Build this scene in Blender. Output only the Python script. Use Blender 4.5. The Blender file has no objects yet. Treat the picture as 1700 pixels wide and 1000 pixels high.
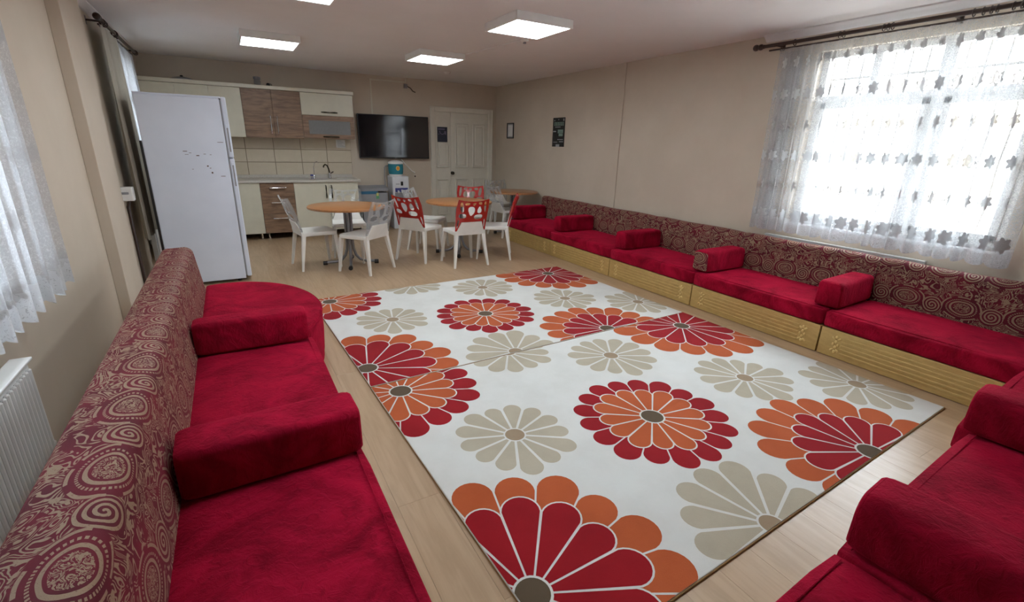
import bpy, bmesh, math, random
from mathutils import Vector, Matrix
from mathutils.geometry import delaunay_2d_cdt
random.seed(7)
PI = math.pi
scene = bpy.context.scene
C = scene.collection

# ------------------------------------------------------------------ camera
XL, XR, YB, YN, H = -0.91, 4.70, 8.78, -2.4, 2.567
yaw, pitch, roll, FPX = 0.5325, 0.3196, 0.0276, 782.0
fw = Vector((math.sin(yaw)*math.cos(pitch), math.cos(yaw)*math.cos(pitch), -math.sin(pitch)))
rt = Vector((math.cos(yaw), -math.sin(yaw), 0)); up = rt.cross(fw)
r2 = rt*math.cos(roll)+up*math.sin(roll); u2 = up*math.cos(roll)-rt*math.sin(roll)
cd = bpy.data.cameras.new('camera'); cam = bpy.data.objects.new('camera', cd); C.objects.link(cam)
cam.matrix_world = Matrix(((r2.x, u2.x, -fw.x, 0), (r2.y, u2.y, -fw.y, 0), (r2.z, u2.z, -fw.z, 1.5), (0, 0, 0, 1)))
cd.sensor_fit = 'HORIZONTAL'; cd.sensor_width = 36; cd.lens = FPX/1700*36; cd.clip_start = 0.02; cd.clip_end = 200
scene.camera = cam

# ------------------------------------------------------------------ world, light, exposure
SKY = 34.0
LED = 14.5
w = bpy.data.worlds.new('world'); scene.world = w; w.use_nodes = True
bg = w.node_tree.nodes['Background']; bg.inputs[0].default_value = (0.86, 0.93, 1.0, 1); bg.inputs[1].default_value = SKY
vs = scene.view_settings
vs.view_transform = 'Standard'; vs.look = 'None'; vs.gamma = 1; vs.use_curve_mapping = False
vs.exposure = 0.35
def portal(loc, rot, sx, sy):
    ld = bpy.data.lights.new('window_portal', 'AREA'); ld.shape = 'RECTANGLE'; ld.size = sx; ld.size_y = sy
    ld.cycles.is_portal = True
    o = bpy.data.objects.new('window_portal', ld); C.objects.link(o); o.location = loc; o.rotation_euler = rot
WIN_R = (1.12, 2.68, 0.86, 2.36)     # right wall window  y0 y1 z0 z1
WIN_F = (6.72, 7.66, 0.90, 2.32)     # left wall, far
WIN_N = (1.05, 2.85, 0.86, 2.34)     # left wall, near
for (a, b, c, d), x, ry in ((WIN_R, XR+0.19, -PI/2), (WIN_F, XL-0.19, PI/2), (WIN_N, XL-0.19, PI/2)):
    portal((x, (a+b)/2, (c+d)/2), (0, -ry, 0), d-c, b-a)

# ------------------------------------------------------------------ shader helpers
TREE = None
class S:
    def __init__(s, sock): s.k = sock
    def _m(s, op, *o):
        n = TREE.nodes.new('ShaderNodeMath'); n.operation = op
        for i, v in enumerate((s,)+o):
            if isinstance(v, S): TREE.links.new(v.k, n.inputs[i])
            else: n.inputs[i].default_value = v
        return S(n.outputs[0])
    def __add__(s, o): return s._m('ADD', o)
    __radd__ = __add__
    def __sub__(s, o): return s._m('SUBTRACT', o)
    def __rsub__(s, o): return (s*-1)+o
    def __mul__(s, o): return s._m('MULTIPLY', o)
    __rmul__ = __mul__
    def __truediv__(s, o): return s._m('DIVIDE', o)
    def sin(s): return s._m('SINE')
    def abs(s): return s._m('ABSOLUTE')
    def sqrt(s): return s._m('SQRT')
    def fract(s): return s._m('FRACT')
    def floor(s): return s._m('FLOOR')
    def gt(s, o): return s._m('GREATER_THAN', o)
    def lt(s, o): return s._m('LESS_THAN', o)
    def max(s, o): return s._m('MAXIMUM', o)
    def min(s, o): return s._m('MINIMUM', o)
    def atan2(s, o): return s._m('ARCTAN2', o)
    def ss(s, a, b):
        n = TREE.nodes.new('ShaderNodeMapRange'); n.interpolation_type = 'SMOOTHSTEP'
        TREE.links.new(s.k, n.inputs[0]); n.inputs[1].default_value = a; n.inputs[2].default_value = b
        return S(n.outputs[0])
def node(t, **kw):
    n = TREE.nodes.new(t)
    for k, v in kw.items(): setattr(n, k, v)
    return n
def setin(n, name, v):
    s = n.inputs[name]
    if isinstance(v, S): TREE.links.new(v.k, s)
    elif isinstance(v, (tuple, list)): s.default_value = tuple(v)+((1,) if len(v) == 3 and s.type == 'RGBA' else ())
    else: s.default_value = v
def coords(kind='Object'):
    return S(node('ShaderNodeTexCoord').outputs[kind])
def xyz(v):
    n = node('ShaderNodeSeparateXYZ'); TREE.links.new(v.k, n.inputs[0]); return [S(o) for o in n.outputs]
def vec(x, y, z=0.0):
    n = node('ShaderNodeCombineXYZ')
    for i, v in enumerate((x, y, z)):
        if isinstance(v, S): TREE.links.new(v.k, n.inputs[i])
        else: n.inputs[i].default_value = v
    return S(n.outputs[0])
def noise(v, scale, detail=3, rough=.5, dist=0):
    n = node('ShaderNodeTexNoise'); TREE.links.new(v.k, n.inputs['Vector'])
    n.inputs['Scale'].default_value = scale; n.inputs['Detail'].default_value = detail
    n.inputs['Roughness'].default_value = rough; n.inputs['Distortion'].default_value = dist
    return S(n.outputs[0])
def scalev(v, s):
    n = node('ShaderNodeVectorMath', operation='MULTIPLY'); TREE.links.new(v.k, n.inputs[0]); n.inputs[1].default_value = s
    return S(n.outputs[0])
def voro(v, scale, feat='F1'):
    n = node('ShaderNodeTexVoronoi', feature=feat); TREE.links.new(v.k, n.inputs['Vector']); n.inputs['Scale'].default_value = scale
    return S(n.outputs['Distance'])
def mix(f, a, b):
    n = node('ShaderNodeMix', data_type='RGBA')
    if isinstance(f, S): TREE.links.new(f.k, n.inputs[0])
    else: n.inputs[0].default_value = f
    for i, v in ((6, a), (7, b)):
        if isinstance(v, S): TREE.links.new(v.k, n.inputs[i])
        else: n.inputs[i].default_value = tuple(v)+(1,)
    return S(n.outputs[2])
def bump(h, strength=.3, dist=.01):
    n = node('ShaderNodeBump'); TREE.links.new(h.k, n.inputs['Height']); n.inputs['Strength'].default_value = strength
    n.inputs['Distance'].default_value = dist; return S(n.outputs[0])
MATS = {}
def material(name, fn):
    global TREE
    m = bpy.data.materials.new(name); m.use_nodes = True; TREE = m.node_tree; TREE.nodes.clear()
    out = TREE.nodes.new('ShaderNodeOutputMaterial'); sh = fn()
    TREE.links.new(sh.outputs[0], out.inputs[0]); MATS[name] = m; return m
def pbr(color=(.5, .5, .5), rough=.5, metal=0, normal=None, **kw):
    n = node('ShaderNodeBsdfPrincipled')
    setin(n, 'Base Color', color); setin(n, 'Roughness', rough); setin(n, 'Metallic', metal)
    if normal is not None: setin(n, 'Normal', normal)
    for k, v in kw.items(): setin(n, k.replace('_', ' '), v)
    return n
def plain(name, color, rough=.5, metal=0, var=.06, **kw):
    def f():
        c = coords(); n = noise(c, 9, 3)
        col = mix(n.ss(.25, .75), [x*(1-var) for x in color], [min(1, x*(1+var)) for x in color])
        return pbr(col, rough, metal, **kw)
    return material(name, f)

def m_wall():
    c = coords(); n = noise(c, 1.3, 4, .6); g = noise(c, 160, 2)
    return pbr(mix(n.ss(.3, .7), (.55, .47, .375), (.60, .52, .42)), .75, normal=bump(g, .12, .003))
material('wall_paint', m_wall)
def m_ceil():
    c = coords(); n = noise(c, 1.1, 4, .6); g = noise(c, 120, 2)
    return pbr(mix(n.ss(.3, .7), (.74, .705, .69), (.78, .745, .73)), .8, normal=bump(g, .1, .003))
material('ceiling_paint', m_ceil)
def m_plank():
    c = coords(); oi = node('ShaderNodeObjectInfo'); rnd = S(oi.outputs['Random'])
    n = node('ShaderNodeVectorMath', operation='ADD'); TREE.links.new(c.k, n.inputs[0]); TREE.links.new(vec(rnd*31, rnd*17, 0.).k, n.inputs[1])
    v = S(n.outputs[0])
    g1 = noise(scalev(v, (9, 1.0, 1)), 1.6, 5, .6, 1.2); g2 = noise(scalev(v, (60, 2.2, 1)), 1.5, 3, .6)
    col = mix(g1.ss(.35, .7), (.43, .30, .185), (.35, .235, .135))
    col = mix(g2.ss(.45, .8)*.5, col, (.33, .22, .125))
    col = mix(rnd*.2, col, (.47, .345, .225))
    return pbr(col, g2*.15+.24, normal=bump(g2, .04, .002), Specular_IOR_Level=.45)
material('laminate', m_plank)
material('floor_underlay', lambda: pbr((.09, .06, .035), .9))
RED = (.235, .0035, .016)
def m_velvet():
    c = coords(); n1 = noise(c, 4, 4, .6, .8); n2 = noise(scalev(c, (1, 1, .5)), 26, 4, .65, 1.8); n3 = noise(c, 420, 2)
    col = mix(n1.ss(.3, .72), (.15, .0019, .0105), (.38, .006, .031))
    col = mix(n2.ss(.52, .72)*.45, col, (.12, .0013, .009))
    hgt = n2*1.1+n3*.12+n1*1.2
    return pbr(col, .8, normal=bump(hgt, .8, .009), Sheen_Weight=.6, Sheen_Roughness=.45, Sheen_Tint=(.75, .03, .09), Specular_IOR_Level=.04)
material('red_velvet', m_velvet)
def m_brocade():
    uv = coords('UV'); w_ = noise(uv, 7, 3); w2 = noise(scalev(uv, (1, 1.3, 1)), 6.3, 2)
    x, y, _ = xyz(uv)
    TU, TV = .34, .27
    yy = y/TV; row = yy.floor(); xx = x/TU + row*.5
    du = (xx.fract()-.5)*TU + (w_-.5)*.02; dv = (yy.fract()-.5)*TV + (w2-.5)*.02
    r = ((du/.078)*(du/.078)+(dv/.056)*(dv/.056)).sqrt()
    ang = dv.atan2(du)
    scroll = ((noise(uv, 46, 2, .5, 1.5)*34).sin()).gt(.1)                    # fine scrolls
    core = r.lt(.62)*scroll
    ring1 = r.gt(.74)*r.lt(.90)
    ring2 = r.gt(1.03)*r.lt(1.15)*((ang*44).sin()).gt(-.2)
    ring3 = r.gt(1.36)*r.lt(1.5)*((ang*5).sin()).gt(-.55)
    # small spirals between the medallions
    ex = ((xx+.5).fract()-.5)*TU + (w2-.5)*.02; ey = ((yy+.08).fract()-.5)*TV + (w_-.5)*.02
    r2_ = (ex*ex+ey*ey).sqrt(); sp = ((r2_*330 + ey.atan2(ex)).sin()).gt(.05)*r2_.lt(.062)
    fl = noise(uv, 9, 1, .4, 1.8); fl2 = noise(uv, 17, 1, .4, 1.4)
    out = r.ss(1.5, 1.6)*r2_.ss(.062, .068)
    leaf = ((fl*74).sin()).ss(.15, .5)*fl2.ss(.36, .40)*out
    blob = fl2.ss(.64, .67)*out
    soft = leaf.max(blob)
    g = core.max(ring1).max(ring2).max(ring3).max(sp).max(soft)
    th = noise(uv, 600, 1)
    g = g*(noise(uv, 150, 2).ss(.28, .42)*.5+.5)
    bcol = mix(noise(uv, 8, 3).ss(.3, .7), (.075, .0016, .009), (.13, .003, .015))
    col = mix(g, bcol, mix(th, (.21, .14, .088), (.32, .225, .145)))
    return pbr(col, (g*-.25)+.72, normal=bump(g*.6+th*.3, .4, .003), Sheen_Weight=(g*-.12)+.16, Sheen_Roughness=.35, Sheen_Tint=(.95, .2, .3), Specular_IOR_Level=.3)
material('brocade', m_brocade)
def m_gold():
    c = coords(); n = noise(scalev(c, (1, 1, 3)), 14, 4, .6); f = noise(c, 300, 2)
    return pbr(mix(n.ss(.3, .7), (.50, .345, .125), (.58, .41, .155)), n*.08+.36, .3, normal=bump(f, .03, .002), Specular_IOR_Level=.5)
material('gold_lacquer', m_gold)
plain('gold_bright', (.74, .57, .24), .3, .4)
def m_pile(a, b):
    def f():
        c = coords(); n = noise(c, 3.2, 4, .65); g = noise(c, 520, 2); k = noise(c, 60, 3, .7)
        return pbr(mix(n.ss(.3, .75)*.6+k*.25, a, b), .95, normal=bump(g+k*.4, .45, .004), Sheen_Weight=.08, Specular_IOR_Level=.08)
    return f
material('rug_cream', m_pile((.66, .675, .65), (.57, .575, .545)))
material('rug_red', m_pile((.30, .008, .014), (.22, .005, .010)))
material('rug_orange', m_pile((.46, .105, .035), (.36, .075, .022)))
material('rug_beige', m_pile((.45, .405, .315), (.37, .33, .25)))
material('rug_tan', m_pile((.33, .25, .165), (.27, .20, .13)))
material('rug_brown', m_pile((.115, .085, .055), (.08, .058, .036)))
plain('rug_binding', (.26, .16, .07), .9)
plain('cabinet_cream', (.60, .57, .455), .32, var=.03)
plain('cabinet_crown', (.64, .61, .50), .35, var=.03)
def m_cabwood():
    c = coords(); g1 = noise(scalev(c, (1.2, 1, 9)), 2.2, 5, .65, 1.0); g2 = noise(scalev(c, (3, 1, 70)), 2, 3, .6)
    col = mix(g1.ss(.32, .7), (.27, .165, .10), (.12, .068, .040))
    return pbr(mix(g2.ss(.4, .8)*.5, col, (.32, .21, .135)), .42)
material('walnut_laminate', m_cabwood)
def m_stone():
    c = coords(); n = noise(c, 60, 4, .7)
    return pbr(mix(n.ss(.3, .7), (.45, .42, .37), (.55, .52, .47)), .35)
material('worktop_stone', m_stone)
def m_tile():
    c = coords(); oi = node('ShaderNodeObjectInfo'); rnd = S(oi.outputs['Random']); n = noise(c, 6, 4, .6)
    return pbr(mix(n.ss(.3, .7)*.6+rnd*.4, (.55, .48, .36), (.62, .55, .43)), .16, normal=bump(noise(c, 5, 2), .02, .01))
material('glazed_tile', m_tile)
plain('chrome', (.75, .75, .76), .14, 1)
plain('dark_metal', (.075, .07, .05), .25, .9)
plain('steel_grey', (.30, .31, .33), .35, .6)
plain('black_plastic', (.012, .012, .013), .4)
material('tv_screen', lambda: pbr((.006, .006, .010), .06, Specular_IOR_Level=.8))
plain('white_plastic', (.80, .79, .76), .38, var=.03)
plain('chair_white', (.76, .745, .70), .34, var=.03)
plain('chair_red', (.36, .012, .010), .22, Coat_Weight=.4)
def clear(name, tint, tr, rough=.06):
    def f():
        t = node('ShaderNodeBsdfTransparent'); t.inputs[0].default_value = tint+(1,)
        g = pbr(mix(noise(coords(), 30, 2), (.62, .62, .62), (.75, .75, .75)), rough, Specular_IOR_Level=.7)
        fr = node('ShaderNodeLayerWeight'); fr.inputs[0].default_value = .35
        m = node('ShaderNodeMixShader'); fac = S(fr.outputs['Facing'])*.55+(1-tr)
        TREE.links.new(fac.k, m.inputs[0]); TREE.links.new(t.outputs[0], m.inputs[1]); TREE.links.new(g.outputs[0], m.inputs[2]); return m
    return material(name, f)
clear('clear_plastic', (.90, .91, .92), .86)
clear('pane_glass', (.97, .985, .99), .97, .02)
clear('smoked_glass', (.55, .58, .58), .7, .08)
def m_tabletop():
    c = coords(); g = noise(scalev(c, (1.5, 18, 1)), 2, 4, .6, .6)
    return pbr(mix(g.ss(.3, .7), (.44, .20, .075), (.34, .145, .05)), .28)
material('beech_top', m_tabletop)
def m_fridge():
    c = coords(); n = noise(c, 2.2, 3); f = noise(c, 260, 2)
    return pbr(mix(n.ss(.3, .7), (.66, .72, .83), (.72, .78, .89)), .32, normal=bump(f, .05, .002))
material('fridge_enamel', m_fridge)
plain('scratch_paint', (.09, .05, .04), .7)
plain('pvc_white', (.82, .82, .80), .35, var=.02)
plain('door_white', (.70, .67, .58), .42, var=.03)
plain('wrought_iron', (.10, .09, .08), .6, .1)
plain('rod_brown', (.035, .016, .010), .32)
plain('radiator_enamel', (.78, .79, .78), .35, var=.02)
plain('paper_white', (.75, .75, .73), .8)
plain('print_grey', (.34, .35, .36), .8)
plain('print_green', (.20, .30, .25), .8)
plain('poster_black', (.012, .013, .013), .5)
plain('poster_navy', (.02, .025, .045), .5)
plain('print_violet', (.17, .14, .22), .6)
plain('bin_grey', (.27, .275, .29), .5)
plain('grout', (.26, .21, .15), .9)
plain('bin_blue', (.02, .13, .24), .45)
plain('sticker_green', (.10, .35, .16), .6)
plain('sticker_yellow', (.65, .6, .2), .6)
plain('cover_teal', (.02, .20, .26), .7)
plain('cover_orange', (.75, .28, .04), .7)
plain('dispenser_white', (.66, .67, .69), .35, var=.03)
plain('dispenser_blue', (.05, .06, .24), .35)
plain('facade', (.70, .62, .50), .85)
plain('facade_grey', (.42, .44, .47), .85)
plain('facade_pale', (.75, .72, .66), .85)
plain('yard', (.58, .56, .52), .9)
plain('roof_tile', (.62, .55, .48), .8)
def m_led():
    e = node('ShaderNodeEmission'); e.inputs[0].default_value = (.90, .96, 1.0, 1); e.inputs[1].default_value = LED; return e
material('led_diffuser', m_led)
def m_lace(base, motif_on, su, sv, dia):
    def f():
        uv = coords('UV'); x, y, _ = xyz(uv); wob = noise(uv, 30, 2)
        yy = y/sv; row = yy.floor(); xx = x/su+row*.5
        du = (xx.fract()-.5)*su; dv = (yy.fract()-.5)*sv
        r = (du*du+dv*dv).sqrt(); a = dv.atan2(du)
        edge = (a*6).sin()*.18*dia+dia*.82
        flo = (r/edge)
        m1 = flo.lt(1.0)*((flo*15+wob*4).sin()*.04+.96)
        ground = noise(uv, 110, 2, .6, 1).ss(.5, .62)*.10 + noise(uv, 38, 3, .6, 2.5).ss(.55, .62)*.14
        mesh = ((x*1500).sin()*(y*1500).sin()).gt(.3)*.1
        hem = y.lt(.11)*noise(uv, 60, 3, .6, 2).gt(.38)*.4
        op = (ground+mesh+base+hem).max(m1*motif_on).min(.995)
        d = node('ShaderNodeBsdfDiffuse'); d.inputs[0].default_value = (.90, .91, .92, 1)
        t = node('ShaderNodeBsdfTranslucent'); TREE.links.new(mix(m1, (.22, .228, .24), (.014, .015, .016)).k, t.inputs[0])
        ms = node('ShaderNodeMixShader'); ms.inputs[0].default_value = .5
        TREE.links.new(d.outputs[0], ms.inputs[1]); TREE.links.new(t.outputs[0], ms.inputs[2])
        tr = node('ShaderNodeBsdfTransparent'); m = node('ShaderNodeMixShader')
        TREE.links.new(op.k, m.inputs[0]); TREE.links.new(tr.outputs[0], m.inputs[1]); TREE.links.new(ms.outputs[0], m.inputs[2]); return m
    return f
material('lace', m_lace(.36, .995, .19, .27, .052))
material('lace_dense', m_lace(.62, .80, .17, .24, .045))
def m_drape():
    uv = coords('UV'); n = noise(scalev(uv, (12, 1, 1)), 3, 3)
    d = node('ShaderNodeBsdfDiffuse'); TREE.links.new(mix(n, (.46, .425, .35), (.54, .50, .42)).k, d.inputs[0])
    t = node('ShaderNodeBsdfTranslucent'); t.inputs[0].default_value = (.3, .29, .23, 1)
    m = node('ShaderNodeMixShader'); m.inputs[0].default_value = .2
    TREE.links.new(d.outputs[0], m.inputs[1]); TREE.links.new(t.outputs[0], m.inputs[2]); return m
material('drape_cloth', m_drape)

# ------------------------------------------------------------------ mesh helpers
def empty(name, loc=(0, 0, 0), rz=0):
    o = bpy.data.objects.new(name, None); C.objects.link(o); o.location = loc; o.rotation_euler = (0, 0, rz); o.empty_display_size = .1
    return o
def tag(o, label, cat, group=None):
    o['label'] = label; o['category'] = cat
    if group: o['group'] = group
    return o
def thing(name, label, cat, loc=(0, 0, 0), rz=0, group=None): return tag(empty(name, loc, rz), label, cat, group)
def new(): return bmesh.new()
def obj(name, bm, mats, parent=None, smooth=False, loc=None, label=None, structure=False):
    me = bpy.data.meshes.new(name)
    if isinstance(bm, bmesh.types.BMesh):
        bmesh.ops.recalc_face_normals(bm, faces=bm.faces); bm.to_mesh(me); bm.free()
    else: me = bm
    for m in (mats if isinstance(mats, (list, tuple)) else [mats]):
        if len(me.materials) < (len(mats) if isinstance(mats, (list, tuple)) else 1): me.materials.append(MATS[m])
    if smooth:
        for p in me.polygons: p.use_smooth = True
        if smooth != 'all':
            me.set_sharp_from_angle(angle=math.radians(smooth if smooth is not True else 40))
    o = bpy.data.objects.new(name, me); C.objects.link(o)
    if parent: o.parent = parent
    if loc: o.location = loc
    if label: o['label'] = label
    if structure: o['kind'] = 'structure'
    return o
def box(bm, x0, x1, y0, y1, z0, z1, bev=0, seg=2, mi=0):
    r = bmesh.ops.create_cube(bm, size=1); vs_ = r['verts']
    for v in vs_: v.co = Vector(((x0+x1)/2+v.co.x*(x1-x0), (y0+y1)/2+v.co.y*(y1-y0), (z0+z1)/2+v.co.z*(z1-z0)))
    fs = list({f for v in vs_ for f in v.link_faces})
    for f in fs: f.material_index = mi
    if bev:
        es = list({e for v in vs_ for e in v.link_edges})
        bmesh.ops.bevel(bm, geom=es, offset=bev, segments=seg, profile=.5, affect='EDGES')
    return bm
def bx(*a, **k): return box(new(), *a, **k)
def frame_of(d):
    d = d.normalized(); a = Vector((0, 0, 1)) if abs(d.z) < .9 else Vector((1, 0, 0))
    u = d.cross(a).normalized(); return u, d.cross(u).normalized()
def tube(bm, pts, r, n=10, mi=0):
    pts = [Vector(p) for p in pts]; rings = []
    rs = r if isinstance(r, (list, tuple)) else [r]*len(pts)
    u = None
    for i, p in enumerate(pts):
        d = (pts[min(i+1, len(pts)-1)]-pts[max(i-1, 0)]).normalized()
        if u is None: u, v = frame_of(d)
        else:
            u = (u-d*u.dot(d)).normalized(); v = d.cross(u)
        rings.append([bm.verts.new(p+rs[i]*(u*math.cos(2*PI*k/n)+v*math.sin(2*PI*k/n))) for k in range(n)])
    for a, b in zip(rings, rings[1:]):
        for k in range(n): bm.faces.new((a[k], a[(k+1) % n], b[(k+1) % n], b[k])).material_index = mi
    bm.faces.new(rings[0][::-1]).material_index = mi; bm.faces.new(rings[-1]).material_index = mi
    return bm
def lathe(bm, prof, cx=0, cy=0, n=24, mi=0):
    rings = [[bm.verts.new((cx+r*math.cos(2*PI*k/n), cy+r*math.sin(2*PI*k/n), z)) for k in range(n)] for r, z in prof]
    for a, b in zip(rings, rings[1:]):
        for k in range(n): bm.faces.new((a[k], a[(k+1) % n], b[(k+1) % n], b[k])).material_index = mi
    bm.faces.new(rings[0][::-1]).material_index = mi; bm.faces.new(rings[-1]).material_index = mi
    return bm
def prism(bm, poly, axis, a0, a1, mi=0):
    def P(p, a): return {'x': (a, p[0], p[1]), 'y': (p[0], a, p[1]), 'z': (p[0], p[1], a)}[axis]
    A = [bm.verts.new(P(p, a0)) for p in poly]; B = [bm.verts.new(P(p, a1)) for p in poly]; n = len(poly)
    for k in range(n): bm.faces.new((A[k], A[(k+1) % n], B[(k+1) % n], B[k])).material_index = mi
    bm.faces.new(A[::-1]).material_index = mi; bm.faces.new(B).material_index = mi
    return bm
def rounded(poly, rads, seg=5):
    out = []; n = len(poly)
    for i, (x, y) in enumerate(poly):
        r = rads[i] if isinstance(rads, (list, tuple)) else rads
        p = Vector((x, y)); a = Vector(poly[i-1])-p; b = Vector(poly[(i+1) % n])-p
        if r <= 0: out.append((x, y)); continue
        a.normalize(); b.normalize(); h = math.acos(max(-1, min(1, a.dot(b))))/2; t = r/math.tan(h)
        c = p+(a+b).normalized()*(r/math.sin(h)); s = p+a*t-c; e = p+b*t-c
        a0 = math.atan2(s.y, s.x); a1 = math.atan2(e.y, e.x); d = (a1-a0+PI) % (2*PI)-PI
        for k in range(seg+1): out.append((c.x+r*math.cos(a0+d*k/seg), c.y+r*math.sin(a0+d*k/seg)))
    return out
def chaikin(p, it=2):
    for _ in range(it):
        q = []
        for i in range(len(p)):
            a, b = p[i], p[(i+1) % len(p)]
            q += [(a[0]*.75+b[0]*.25, a[1]*.75+b[1]*.25), (a[0]*.25+b[0]*.75, a[1]*.25+b[1]*.75)]
        p = q
    return p
def inside(pt, poly):
    x, y = pt; c = False; j = len(poly)-1
    for i in range(len(poly)):
        xi, yi = poly[i]; xj, yj = poly[j]
        if (yi > y) != (yj > y) and x < (xj-xi)*(y-yi)/(yj-yi)+xi: c = not c
        j = i
    return c
def dup(root, loc, rz, name=None):
    r = root.copy(); C.objects.link(r); r.location = loc; r.rotation_euler = (0, 0, rz)
    for ch in list(root.children):
        c = ch.copy(); C.objects.link(c); c.parent = r
        for g in list(ch.children):
            d = g.copy(); C.objects.link(d); d.parent = c
    return r

# ------------------------------------------------------------------ the room shell
T = .22
def wall_x(name, x0, x1, y0, y1, z0, z1, holes):
    bm = new(); ys = sorted({y0, y1} | {h[0] for h in holes} | {h[1] for h in holes})
    for a, b in zip(ys, ys[1:]):
        hs = [h for h in holes if h[0] <= a+1e-6 and h[1] >= b-1e-6]
        if hs:
            box(bm, x0, x1, a, b, z0, hs[0][2]); box(bm, x0, x1, a, b, hs[0][3], z1)
        else: box(bm, x0, x1, a, b, z0, z1)
    bmesh.ops.remove_doubles(bm, verts=bm.verts, dist=1e-5)
    return obj(name, bm, 'wall_paint', structure=True)
wall_x('wall_right', XR, XR+T, YN-T, YB+T, -.2, H, [WIN_R])
wall_x('wall_left', XL-T, XL, YN-T, YB+T, -.2, H, [WIN_N, WIN_F])
DX0, DX1, DH = 3.385, 4.525, 2.065
bm = new(); box(bm, XL, DX0, YB, YB+T, -.2, H); box(bm, DX1, XR, YB, YB+T, -.2, H); box(bm, DX0, DX1, YB, YB+T, DH, H)
wall_back = obj('wall_back', bm, 'wall_paint', structure=True)
obj('wall_front', bx(XL, XR, YN-T, YN, -.2, H), 'wall_paint', structure=True)
obj('ceiling', bx(XL-T, XR+T, YN-T, YB+T, H, H+.15), 'ceiling_paint', structure=True)
floor = obj('floor', bx(XL, XR, YN, YB+T, -.2, -.008), 'floor_underlay', structure=True)
PW, PL = .192, 1.38
def plank_mesh(wd, ln):
    e = .0007; bm = new(); hx, hy = wd/2-.0002, ln/2-.0002
    bot = [bm.verts.new(p) for p in ((-hx, -hy, -.0075), (hx, -hy, -.0075), (hx, hy, -.0075), (-hx, hy, -.0075))]
    mid = [bm.verts.new(p) for p in ((-hx, -hy, -e), (hx, -hy, -e), (hx, hy, -e), (-hx, hy, -e))]
    top = [bm.verts.new(p) for p in ((-hx+e, -hy+e, 0), (hx-e, -hy+e, 0), (hx-e, hy-e, 0), (-hx+e, hy-e, 0))]
    for a, b in ((bot, mid), (mid, top)):
        for k in range(4): bm.faces.new((a[k], a[(k+1) % 4], b[(k+1) % 4], b[k]))
    bm.faces.new(top)
    me = bpy.data.meshes.new('plank'); bmesh.ops.recalc_face_normals(bm, faces=bm.faces); bm.to_mesh(me); bm.free(); me.materials.append(MATS['laminate']); return me
PM = {}
x = XL; row = 0
while x < XR-.01:
    wd = min(PW, XR-x); y = YN-((row*.437) % 1)*PL; row += 1
    while y < YB+.05:
        a, b = max(y, YN), min(y+PL, YB+.1)
        if b-a > .02:
            k = (round(wd, 3), round(b-a, 3))
            if k not in PM: PM[k] = plank_mesh(wd, b-a)
            o = bpy.data.objects.new('plank', PM[k]); C.objects.link(o); o.parent = floor; o.location = (x+wd/2, (a+b)/2, 0)
        y += PL
    x += PW
# pilasters, cornices
obj('trim_1', bx(XL, XL+.075, 4.66, 5.30, 0, H, .004), 'wall_paint', structure=True)
obj('trim_2', bx(XR-.014, XR, 5.17, 5.26, 0, H, .006, 3), 'wall_paint', structure=True)
obj('trim_3', prism(new(), [(XR, H), (XR-.07, H), (XR-.07, H-.012), (XR-.045, H-.03), (XR-.02, H-.055), (XR, H-.06)], 'y', YN, 3.22), 'ceiling_paint', structure=True)
obj('trim_4', prism(new(), [(XL, H), (XL+.06, H), (XL+.06, H-.012), (XL+.04, H-.03), (XL+.015, H-.055), (XL, H-.06)], 'y', YN, 8.0), 'ceiling_paint', structure=True)

# backsplash tiles on the back wall
tw, th = .391, .191
obj('grout', bx(XL+.002, 1.864, YB-.003, YB, .94, 1.55), 'grout', wall_back)
for r in range(3):
    for c in range(7):
        x1 = 1.860-c*.40; x0 = max(x1-tw, XL+.004); z0 = .945+r*.20
        obj('tile', bx(x0-(x0+x1)/2, (x1-x0)/2, -.006, .004, -th/2, th/2, .0025, 2), 'glazed_tile', wall_back, loc=((x0+x1)/2, YB-.004, z0+th/2))

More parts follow.
